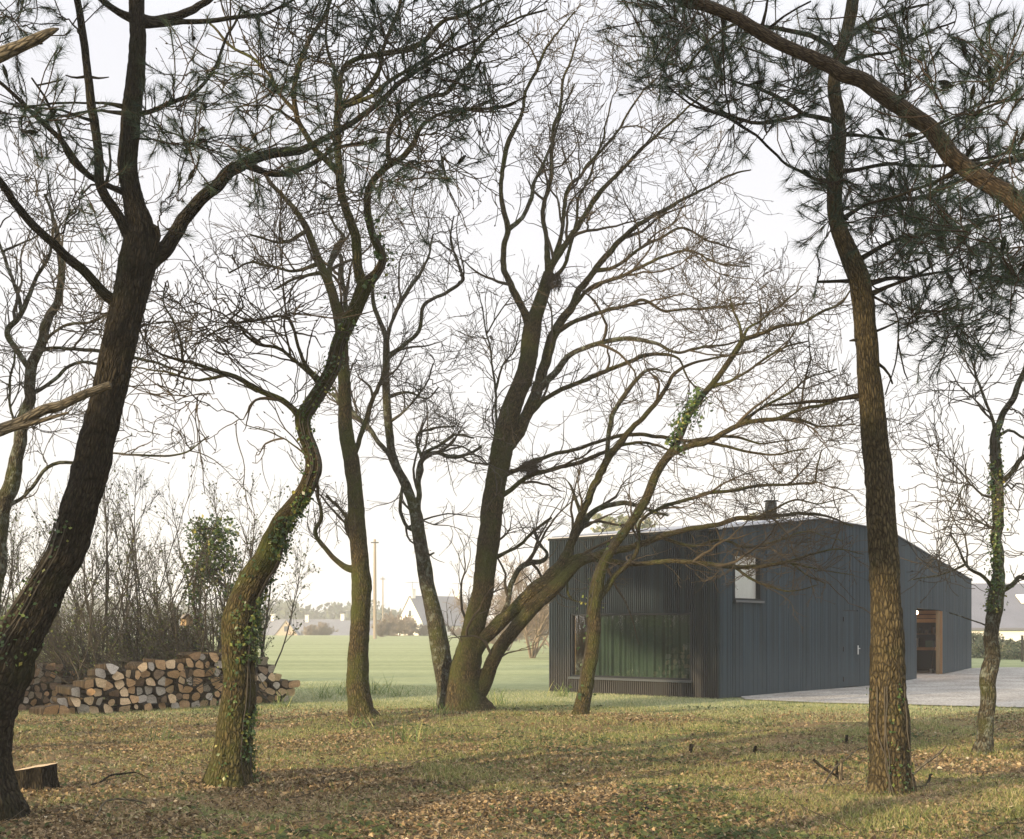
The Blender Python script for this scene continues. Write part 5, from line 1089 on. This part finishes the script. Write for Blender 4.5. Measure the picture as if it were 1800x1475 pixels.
# leaf litter
x, y = scatter(300000, 6.5, 24.5); pn = fbm(x*0.55+3, y*0.55+8, 15, 3); keep = (rng.uniform(0, 1, len(x)) < np.clip((pn-0.25)*2.6, 0.12, 1)) & not_drive(x, y)
far = np.clip((y-20)/4, 0, 1); keep &= rng.uniform(0, 1, len(x)) > far*0.85; x = x[keep]; y = y[keep]
for (tx, ty) in [(q.base[0], q.base[1]) for q in (t1, t2, t3, t4, t5, t6, t7, t8)]+[(rng.uniform(-4, 4), rng.uniform(8, 14)) for _ in range(10)]:
    a = rng.uniform(0, 2*pi, 1100); q = np.abs(rng.normal(0, 0.55, 1100))+0.2; x = np.r_[x, tx+q*np.cos(a)*1.5]; y = np.r_[y, ty+q*np.sin(a)*0.8]
z = ground_z(x, y)+rng.uniform(0.004, 0.03, len(x)); lb = MB(); nv = np.stack([rng.normal(0, 0.7, len(x)), rng.normal(0, 0.7, len(x)), np.ones(len(x))], 1)
leaf_quads(lb, np.stack([x, y, z], 1), nv, np.clip(rng.lognormal(-3.6, 0.38, len(x)), 0.012, 0.07), rng, fold=0.5); tag(lb.build('fallen_leaves', M_litter, smooth=False), 'brown oak leaves strewn over the woodland floor', kind='stuff')
# grass among the litter
x, y = scatter(420000, 6.5, 26); pn = fbm(x*0.5+40, y*0.5+11, 25, 3); zone = np.clip((y-12)/10, 0, 1)*0.12+np.clip((x-1)/8, 0, 1)*0.06*(y < 20)
zone = zone-0.07*np.clip((10.5-y)/2.5, 0, 1)-0.05*np.clip((-x-1)/3, 0, 1)*(y < 15)
keep = (rng.uniform(0, 1, len(x)) < np.clip((pn+zone-0.43)*7, 0.08, 1)) & not_drive(x, y) & not_building(x, y); x = x[keep]; y = y[keep]
V, Fc = bladeset(x, y, rng.uniform(0.025, 0.075, len(x))*(0.7+1.1*np.clip(fbm(x*1.3+7, y*1.3, 91, 2)-0.4, 0, 1)*2), rng.uniform(0.003, 0.007, len(x)), rng.uniform(0.2, 1.0, len(x))); gb = MB(); gb.add(V, Fc); tag(gb.build('grass', M_grass, smooth=False), 'rough green and straw coloured grass between the fallen leaves', kind='stuff')
# lawn near the building and drive
x = rng.uniform(-12, 18, 300000); y = rng.uniform(19.5, 36, 300000); keep = (np.abs(x) < 0.4284*y+1) & not_drive(x, y) & not_building(x, y); keep &= (rng.uniform(0, 1, len(x)) < np.clip((y-20)/2.5, 0, 1)*np.where(y > 28, np.clip(1-(y-28)/10, 0.15, 1), 1)); x = x[keep]; y = y[keep]
V, Fc = bladeset(x, y, rng.uniform(0.02, 0.06, len(x)), rng.uniform(0.006, 0.012, len(x)), rng.uniform(0.2, 0.9, len(x))); gb = MB(); gb.add(V, Fc); tag(gb.build('lawn', M_lawn, smooth=False), 'pale mown grass between the trees and the building', kind='stuff')
# ground ivy
x, y = scatter(60000, 6.5, 24); pn = fbm(x*0.7+80, y*0.7+31, 35, 3); keep = (rng.uniform(0, 1, len(x)) < np.clip((pn-0.55)*5, 0.03, 0.7)) & not_drive(x, y); x = x[keep]; y = y[keep]
z = ground_z(x, y)+rng.uniform(0.02, 0.06, len(x)); lb = MB(); leaf_quads(lb, np.stack([x, y, z], 1), np.stack([rng.normal(0, 0.4, len(x)), rng.normal(-0.2, 0.4, len(x)), np.ones(len(x))], 1), rng.uniform(0.03, 0.065, len(x)), rng); tag(lb.build('ground_ivy', M_groundivy, smooth=False), 'dark green ivy trailing over the woodland floor', kind='stuff')
# pine straw, heaped round the right-hand pine
n = 52000; xa, ya = scatter(34000, 6.5, 22); a = rng.uniform(0, 2*pi, n-34000); r = np.abs(rng.normal(0, 0.75, n-34000))+0.2; x = np.r_[xa, t7.base[0]+r*np.cos(a)*1.5-0.3]; y = np.r_[ya, t7.base[1]+r*np.sin(a)*0.9-0.3]
z = ground_z(x, y)+rng.uniform(0.0, 0.03, n); a = rng.uniform(0, 2*pi, n); ln = rng.uniform(0.05, 0.15, n); wd = 0.0018
D = np.stack([np.cos(a), np.sin(a), rng.normal(0, 0.25, n)], 1)*ln[:, None]/2; W = np.stack([-np.sin(a), np.cos(a), np.zeros(n)], 1)*wd; C = np.stack([x, y, z+0.004], 1); C[:, 2] += 0.006
V = np.stack([C-D-W, C-D+W, C+D+W, C+D-W], 1).reshape(-1, 3); sb = MB(); sb.add(V, np.arange(4*n).reshape(-1, 4)); tag(sb.build('pine_straw', M_straw, smooth=False), 'orange brown pine needles heaped round the right pine', kind='stuff')
# small fallen sticks: too many to count
n = 900; x, y = scatter(n, 6.8, 22); S = np.stack([x, y, ground_z(x, y)+0.02], 1); D = np.stack([rng.normal(0, 1, n), rng.normal(0, 1, n), rng.normal(0.03, 0.08, n)], 1)
P, R = grow(S, D, rng.uniform(0.15, 0.7, n), np.full(n, 0.005), np.full(n, 0.002), 7, 0.12, -0.005, rng); tb = MB(); tubes(P, R, 4, tb); tag(tb.build('fallen_twigs', M_dead), 'thin fallen twigs lying in the litter', kind='stuff')

def clump(px, py, n, h, label, green=True):
    Y = F*EYE/(py-HY); x0 = at(px, py, Y)[0]; z0 = float(ground_z(x0, Y)); rg = np.random.default_rng(int(px*7+py)); mb = MB()
    S = np.stack([x0+rg.normal(0, h*0.30, n), Y+rg.normal(0, h*0.2, n), np.full(n, z0-0.02)], 1); D = np.c_[rg.normal(0, 0.45, (n, 2)), np.ones(n)]
    P, _ = grow(S, D, h*rg.uniform(0.6, 1.25, n), np.ones(n), np.ones(n), 8, 0.06, -0.10, rg)
    a = rg.uniform(0, 2*pi, n); W = np.stack([np.cos(a), np.sin(a), np.zeros(n)], 1)[:, None, :]*(np.array([1, 1.1, 1.1, 1.0, 0.9, 0.7, 0.4, 0.05])*0.007)[None, :, None]
    V = np.stack([P-W, P+W], 2).reshape(n, 16, 3); i = np.arange(n)[:, None]*16; Fq = np.concatenate([i+np.array([[2*k, 2*k+1, 2*k+3, 2*k+2]]) for k in range(7)], 1).reshape(-1, 4)
    mb.add(V.reshape(-1, 3), Fq); tag(mb.build('daffodil_clump', M_strap, None, loc=(x0, Y, z0), smooth=False), label, 'plant', 'strap leaved clumps in the grass')
for c in [(722,1312,40,0.42,'bright green strap leaved clump in front of the third oak'), (290,1300,22,0.38,'small strap leaved clump in the grass before the firewood'), (492,1245,26,0.38,'strap leaved clump beside the right end of the firewood'), (570,1228,36,0.45,'strap leaved clump left of the third oak'), (605,1222,36,0.5,'strap leaved clump touching the left of the third oak'), (662,1222,60,0.55,'large dark strap leaved clump right of the third oak'), (628,1280,20,0.35,'short strap leaved clump at the foot of the third oak'), (870,1240,40,0.40,'strap leaved clump right of the central oak'), (985,1225,34,0.4,'strap leaved clump left of the picture window'), (700,1225,30,0.35,'low pale strap leaved clump between the third and central oaks'), (775,1265,40,0.28,'mossy strap leaved clump at the left foot of the central oak')]: clump(*c)

# sawn sticks and fallen branches near the right-hand pine
def stick(name, pts, r, label, mt, cat='stick', grp='sticks by the right pine'):
    P = []
    for (px, py, hgt, Y) in pts: q = at(px, py, Y); P.append([q[0], Y, float(ground_z(q[0], Y))+hgt])
    mb = MB(); limb_tube(np.array(P), np.array(r), mb, np.random.default_rng(int(pts[0][0])), 0.0); tag(mb.build(name, mt, None, loc=P[0]), label, cat, grp)
Yp = lambda py: F*EYE/(py-HY)
stick('cut_sapling', [(1476,1392,-0.05,11.9),(1478,1370,0.10,11.9),(1482,1340,0.28,11.9)], [0.022,0.02,0.018], 'upright sawn sapling stub just left of the right pine', M_dead, 'stub')
stick('cut_sapling', [(1471,1385,-0.05,12.6),(1472,1360,0.2,12.6)], [0.016,0.014], 'shorter dark sawn sapling stub beside the upright one', M_pine_d, 'stub')
stick('cut_sapling', [(1213,1325,-0.05,15.3),(1215,1312,0.12,15.3)], [0.03,0.025], 'short sawn stub in the litter below the picture window', M_pine_d, 'stub')
stick('cut_sapling', [(1322,1325,-0.05,15.3),(1328,1315,0.10,15.3)], [0.025,0.02], 'short sawn stub midway between window tree and right pine', M_pine_d, 'stub')
stick('cut_sapling', [(1487,1310,-0.05,16.5),(1489,1300,0.10,16.5)], [0.022,0.02], 'short sawn stub behind the right pine on its left', M_pine_d, 'stub')
stick('fallen_branch', [(1400,1395,0.02,11.6),(1450,1392,0.05,11.7),(1500,1392,0.05,11.7),(1530,1392,0.02,11.6)], [0.016,0.018,0.016,0.01], 'long pale branch lying left of the right pine foot', M_dead)
stick('fallen_branch', [(1285,1396,0.02,11.5),(1310,1395,0.03,11.5),(1335,1392,0.03,11.6)], [0.022,0.022,0.016], 'short pale branch piece in the litter', M_dead)
stick('fallen_branch', [(1430,1345,0.22,12.6),(1450,1355,0.12,12.5),(1480,1375,0.04,12.3)], [0.018,0.015,0.01], 'dark branch propped left of the right pine', M_pine_d)
stick('fallen_branch', [(1440,1400,0.01,11.5),(1465,1370,0.16,11.9),(1500,1350,0.32,12.2),(1530,1338,0.4,12.4)], [0.010,0.011,0.009,0.006], 'slanting bare branch behind the left of the right pine', M_dead)
stick('fallen_branch', [(1600,1370,0.02,12.8),(1630,1350,0.2,12.9),(1655,1330,0.33,13.0),(1665,1322,0.38,13.0)], [0.016,0.014,0.014,0.01], 'slanting bare branch right of the right pine', M_dead)
stick('fallen_branch', [(1600,1400,0.03,11.5),(1630,1390,0.05,11.9),(1640,1380,0.08,12.2)], [0.02,0.015,0.01], 'short dark branch at the right foot of the right pine', M_pine_d)
stick('fallen_branch', [(160,1390,0.02,11.8),(200,1368,0.06,12.6),(240,1362,0.08,12.9),(260,1368,0.03,12.8)], [0.008,0.012,0.010,0.006], 'arched dark branch in the litter right of the stump', M_pine_d)
stick('fallen_branch', [(160,1460,0.03,9.6),(190,1430,0.08,10.3),(240,1424,0.08,10.5),(265,1420,0.02,10.6)], [0.006,0.009,0.009,0.005], 'thin curved branch in the near left litter', M_dead)
stick('fallen_branch', [(1150,1402,0.02,11.3),(1175,1396,0.03,11.5),(1195,1394,0.02,11.6)], [0.014,0.014,0.01], 'short pale stick in the near middle litter', M_dead)
stick('fallen_branch', [(1100,1445,0.02,9.9),(1130,1430,0.03,10.3),(1145,1425,0.02,10.5)], [0.014,0.014,0.008], 'grey stick in the near litter left of the pale one', M_pine_d)

# ------------------------------------------------------------------ far field edge: houses, poles, hedges, woods
M_white = flat_mat('render_white', (0.82, 0.80, 0.74), 0.9, 0.2, 0.05, 0.5); M_slate = flat_mat('slate', (0.15, 0.155, 0.18), 0.6, 0.4, 0.12, 0.8); M_tim = flat_mat('pale_boards', (0.42, 0.34, 0.26), 0.9, 0.2, 0.15, 1)
def house(label, px, Y, w_, L, hw, hr, yaw, chim=2, zb=None, wallm=None, skylight=None, antenna=True, loc_name='house'):
    x = at(px, 0, Y)[0]; z0 = float(ground_z(x, Y)) if zb is None else zb; t = thing(loc_name, label, 'house', (x, Y, z0)); c, s = cos(yaw), sin(yaw)
    def W(a, b_, z): return [x+a*c-b_*s, Y+a*s+b_*c, z0+z]
    mb = MB(); h = w_/2; l = L/2
    V = [W(-l, -h, -0.5), W(l, -h, -0.5), W(l, h, -0.5), W(-l, h, -0.5), W(-l, -h, hw), W(l, -h, hw), W(l, h, hw), W(-l, h, hw), W(-l, 0, hr), W(l, 0, hr)]
    mb.add(V, [[0, 1, 5, 4], [1, 2, 6, 5], [2, 3, 7, 6], [3, 0, 4, 7]]); mb.add(V, [[4, 8, 7], [5, 6, 9]]); mb.build('wall', wallm or M_white, t, smooth=False)
    mb = MB(); o = 0.25; dz = (hr-hw)/h*o
    for sg in (-1, 1):
        v = np.array([W(-l-0.15, 0, hr+0.12), W(l+0.15, 0, hr+0.12), W(l+0.15, sg*(h+o), hw-dz+0.12), W(-l-0.15, sg*(h+o), hw-dz+0.12)]); v2 = v-(0, 0, 0.12); mb.add(np.vstack([v, v2]), [[0, 1, 2, 3], [4, 5, 6, 7], [0, 1, 5, 4], [1, 2, 6, 5], [2, 3, 7, 6], [3, 0, 4, 7]])
    rf = mb.build('roof', M_slate, t, smooth=False); sub(rf, t)
    for k in range(chim):
        a = (-l+0.4) if k == 0 else (l-0.4); mb = MB(); q = W(a, 0, hr+0.35); mb.box(q, (0.6, 0.9, 1.3), rz=yaw); mb.box((q[0], q[1], q[2]+0.75), (0.75, 1.0, 0.12), rz=yaw); mb.build('chimney', M_white, rf, smooth=False)
        if antenna:
            mb = MB(); tubes(np.array([[q[0], q[1], q[2]+0.8], [q[0], q[1], q[2]+1.9]]), np.array([0.03, 0.03]), 4, mb); tubes(np.array([[q[0]-1.0, q[1], q[2]+1.8], [q[0]+1.0, q[1], q[2]+1.8]]), np.array([0.025, 0.025]), 4, mb); mb.build('aerial', M_black, rf)
    # windows
    for (a, b_, z, sx_, face) in ((0, -h-0.02, 1.3, 0.9, 0), (l*0.55, -h-0.02, 1.3, 0.9, 0), (-l-0.02, 0, hr*0.58, 0.7, 1)):
        q = W(a, b_, z); mb = MB(); mb.box(q, (sx_, 0.06, 1.0) if face == 0 else (0.06, sx_, 0.9), rz=yaw); mb.build('window', flat_mat('far_window', (0.06, 0.07, 0.08), 0.2, 0.5), t, smooth=False)
    if skylight:
        a, fr = skylight; mb = MB(); q0 = W(a, -h*fr, hr-(hr-hw)*fr+0.16); pt = math.atan2(hr-hw, h)
        v = []
        for (da, db) in ((-0.38, -0.45), (0.38, -0.45), (0.38, 0.45), (-0.38, 0.45)): v.append([q0[0]+da*c-db*cos(pt)*s*1, q0[1]+da*s+db*cos(pt)*c, q0[2]+db*sin(pt)])
        v = np.array(v); v2 = v+(0, 0, 0.10); cc = v2.mean(0); mb.add(np.vstack([v, v2]), [[4, 5, 6, 7], [0, 1, 5, 4], [1, 2, 6, 5], [2, 3, 7, 6], [3, 0, 4, 7]]); sk = mb.build('skylight', M_white, rf, smooth=False); sub(sk, rf)
        mb = MB(); mb.add(cc+(v2-cc)*0.78+(0, 0, 0.02), [[0, 1, 2, 3]]); mb.build('pane', flat_mat('sky_pane', (0.35, 0.42, 0.5), 0.1, 0.8), sk, smooth=False)
    return t
house('white gabled house with slate roof beyond the field left of the central oak', 766, 186, 7.6, 9.5, 1.9, 6.2, radians(38), antenna=True)
house('low slate roofed house at the far field edge behind the third oak', 597, 225, 7, 13, 2.6, 5.2, radians(12), zb=-2.2, chim=1)
house('slate roofed house with white chimneys at the far field edge left', 541, 235, 7, 15, 2.6, 5.6, radians(-8), zb=-2.3, chim=2)
house('small boarded gable beyond the field edge right of the firewood', 506, 205, 4.6, 3.0, 0.6, 3.6, radians(90), zb=-0.55, wallm=M_tim, chim=0)
house('long low house with slate roof and skylight at the right edge', 1835, 74, 8.5, 14, 1.55, 4.15, radians(2), zb=0.12, chim=1, skylight=(-2.05, 0.42), antenna=False)

def pole(px, ytop, Y, r, label):
    x = at(px, 0, Y)[0]; zt = at(px, ytop, Y)[2]; z0 = float(ground_z(x, Y)); t = thing('utility_pole', label, 'pole', (x, Y, z0)); mb = MB(); tubes(np.array([[x, Y, z0-0.3], [x, Y, (z0+zt)/2], [x, Y, zt]]), np.array([r*1.1, r, r*0.75]), 10, mb)
    mb.build('shaft', flat_mat('pole_wood', (0.26, 0.22, 0.17), 0.9), t); mb = MB(); mb.box((x, Y-0.1, zt-0.4), (0.9, 0.1, 0.12)); mb.build('crossarm', M_pine_d, t, smooth=False)
    for k in (-0.35, 0.35): mb = MB(); uv_sphere(mb, (x+k, Y-0.1, zt-0.27), 0.07, 8, 6); mb.build('insulator', M_steel, t)
pole(659, 948, 140, 0.19, 'tall timber utility pole at the field edge'); pole(673, 1014, 215, 0.13, 'smaller utility pole farther beyond the field edge')

def bare_tree(px, Y, H, seed, label, ns=7, mt=None, group=None, name='bare_tree', wide=0.5, l1=14):
    rg = np.random.default_rng(seed); x = at(px, 0, Y)[0]; z0 = float(ground_z(x, Y)); t = thing(name, label, 'tree' if name == 'bare_tree' else 'bush', (x, Y, z0), group)
    mb = MB(); S = np.repeat([[x, Y, z0-0.2]], ns, 0); D = np.c_[rg.normal(0, wide*0.6, (ns, 2)), np.ones(ns)]
    P, R = grow(S, D, H*rg.uniform(0.7, 1.0, ns), np.full(ns, H*0.013), np.full(ns, 0.02), 12, 0.08, 0.02, rg); tubes(P, R, 6, mb); mb.build('trunk', mt or M_twig_l, t); tb = MB(); s_ = max(0.012, Y*0.00022)
    S, D, rr, i = spawn(P, R, l1, rg, 0.2, (0.4, 1.0)); P2, R2 = grow(S, D, H*rg.uniform(0.15, 0.34, len(S)), np.minimum(rr*0.7, s_*2), np.full(len(S), s_), 8, 0.16, 0.04, rg); tubes(P2, R2, 4, tb)
    S, D, rr, i = spawn(P2, R2, 7, rg, 0.15, (0.4, 1.0)); P3, R3 = grow(S, D, H*rg.uniform(0.05, 0.13, len(S)), np.full(len(S), s_), np.full(len(S), s_*0.7), 5, 0.2, 0.03, rg); tubes(P3, R3, 3, tb)
    S, D, rr, i = spawn(P3, R3, 3, rg, 0.2, (0.4, 1.0)); P4, R4 = grow(S, D, H*rg.uniform(0.02, 0.06, len(S)), np.full(len(S), s_*0.7), np.full(len(S), s_*0.5), 3, 0.2, 0.03, rg); tubes(P4, R4, 3, tb)
    tag(tb.build('crown', mt or M_twig_l, t), kind='stuff')
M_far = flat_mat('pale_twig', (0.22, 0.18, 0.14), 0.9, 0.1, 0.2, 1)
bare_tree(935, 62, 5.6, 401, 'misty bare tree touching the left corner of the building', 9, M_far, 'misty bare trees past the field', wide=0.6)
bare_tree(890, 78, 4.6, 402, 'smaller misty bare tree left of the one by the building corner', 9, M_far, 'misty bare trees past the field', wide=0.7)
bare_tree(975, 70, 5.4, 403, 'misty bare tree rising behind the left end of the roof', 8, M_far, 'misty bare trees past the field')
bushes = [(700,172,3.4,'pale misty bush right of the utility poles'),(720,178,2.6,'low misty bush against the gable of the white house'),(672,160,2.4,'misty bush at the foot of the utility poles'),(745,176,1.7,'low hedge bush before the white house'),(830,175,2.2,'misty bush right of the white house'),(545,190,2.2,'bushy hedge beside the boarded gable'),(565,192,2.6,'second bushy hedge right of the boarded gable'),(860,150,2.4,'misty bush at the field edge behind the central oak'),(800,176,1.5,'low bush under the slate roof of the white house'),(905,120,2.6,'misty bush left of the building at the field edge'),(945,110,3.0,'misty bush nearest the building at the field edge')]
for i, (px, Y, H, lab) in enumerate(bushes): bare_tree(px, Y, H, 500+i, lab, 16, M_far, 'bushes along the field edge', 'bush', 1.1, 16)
M_hedge = island_mat('hedge_leaf', [(0, (0.09, 0.12, 0.06)), (0.6, (0.19, 0.21, 0.11)), (1, (0.36, 0.33, 0.2))], 0.6, 0.2)
def round_bush(px, Y, w_, h_, seed, label, n=2600):
    rg = np.random.default_rng(seed); x = at(px, 0, Y)[0]; z0 = float(ground_z(x, Y)); t = thing('hedge_bush', label, 'bush', (x, Y, z0), 'clipped bushes by the right-hand house')
    q = norm(rg.normal(0, 1, (n, 3))); q[:, 2] = np.abs(q[:, 2]); rad = rg.uniform(0.82, 1.04, (n, 1)); lump = 1+0.18*(fbm(q[:, :1]*3+seed, q[:, 2:]*3+q[:, 1:2]*3, seed, 2)-0.5)*2
    C = np.array([x, Y, z0])+q*rad*lump*np.array([w_/2, w_/2, h_]); mb = MB(); leaf_quads(mb, C, q+rg.normal(0, 0.5, q.shape), rg.uniform(0.06, 0.13, n), rg); mb.build('foliage', M_hedge, t, smooth=False)
    mb = MB(); S = np.repeat([[x, Y, z0]], 30, 0); P, R = grow(S, np.c_[rg.normal(0, 0.8, (30, 2)), np.ones(30)], np.full(30, h_*0.95), np.full(30, 0.03), np.full(30, 0.012), 6, 0.1, 0.0, rg); tubes(P, R, 4, mb); mb.build('stems', M_shrub, t)
for i, (px, Y, w_, h_, lab) in enumerate([(1740,62,1.9,1.35,'rounded bush behind the slim ivy wrapped oak'),(1712,64,1.6,1.25,'bush at the far corner of the building'),(1775,60,1.6,0.95,'low bush right of the slim ivy wrapped oak'),(1805,62,2.2,0.9,'low bush at the right edge')]): round_bush(px, Y, w_, h_, 600+i, lab)
fp = thing('fence_post', 'thin pale fence post at the right edge', 'post', (*at(1797, 0, 56)[:2], 0)); x_ = at(1797, 0, 56)[0]
mb = MB(); mb.box((x_, 56, 0.62), (0.09, 0.09, 1.3)); mb.build('post', M_dead, fp, smooth=False); mb = MB(); mb.box((x_, 56, 1.285), (0.13, 0.13, 0.03)); mb.build('cap', M_steel, fp, smooth=False)
# hazy evergreen trees over the roof, each its own
for i, (px, Y, H, lab) in enumerate([(1075,112,11.6,'misty evergreen over the left part of the metal roof'),(1120,116,12.1,'tallest misty evergreen over the metal roof'),(1165,120,11.6,'misty evergreen over the roof just right of the tallest'),(1215,125,11.3,'misty evergreen over the roof left of the chimney'),(1330,120,12.4,'misty evergreen beside the chimney')]):
    far_pine('evergreen_tree', lab, at(px, 0, Y)[0], Y, H, 700+i, crown=(0.4, 1), wdt=2.6, n=2200, leaf=0.5, mt=M_hedge, group='misty evergreens behind the building')
# distant wood
rg = np.random.default_rng(900); mb = MB(); nT = 170; xx = rg.uniform(-190, 60, nT); yy = rg.uniform(330, 400, nT); hh = rg.uniform(8.5, 12.5, nT)*(0.85+0.35*fbm(xx*0.05, yy*0, 4, 2))
hh = hh*np.interp(xx, [-190, -75, -50, -30, 20, 60], [1.25, 1.32, 1.15, 0.85, 0.65, 0.6])
M_wood = island_mat('wood_leaf', [(0, (0.02, 0.035, 0.022)), (0.6, (0.045, 0.065, 0.04)), (1, (0.10, 0.11, 0.07))], 0.8)
for i in range(nT):
    nq = 190; q = norm(rg.normal(0, 1, (nq, 3)))*rg.uniform(0.4, 1.05, (nq, 1)); q[:, 2] *= 0.8; cz = -6+hh[i]*0.75
    C = np.array([xx[i], yy[i], cz])+q*np.array([hh[i]*0.40, hh[i]*0.4, hh[i]*0.42]); leaf_quads(mb, C, rg.normal(0, 1, (nq, 3)), rg.uniform(0.9, 2.4, nq), rg)
    tubes(np.array([[xx[i], yy[i], -6.5], [xx[i], yy[i], cz]]), np.array([0.3, 0.15]), 4, mb)
tag(mb.build('distant_wood', M_wood, smooth=False), 'blue grey wood on the skyline beyond the far houses', kind='stuff')

# ------------------------------------------------------------------ haze
m = bpy.data.materials.new('haze_air'); m.use_nodes = True; nt = m.node_tree; nt.nodes.clear(); o_ = nt.nodes.new('ShaderNodeOutputMaterial'); pv = nt.nodes.new('ShaderNodeVolumePrincipled')
pv.inputs['Color'].default_value = (0.96, 0.96, 0.97, 1); pv.inputs['Density'].default_value = 0.0012; pv.inputs['Anisotropy'].default_value = 0.0; nt.links.new(pv.outputs[0], o_.inputs['Volume'])
mb = MB(); mb.box((0, 190, 8.0), (900, 560, 32)); hz = mb.build('haze', m, smooth=False); tag(hz, 'thin pale mist hanging over the field', kind='stuff')
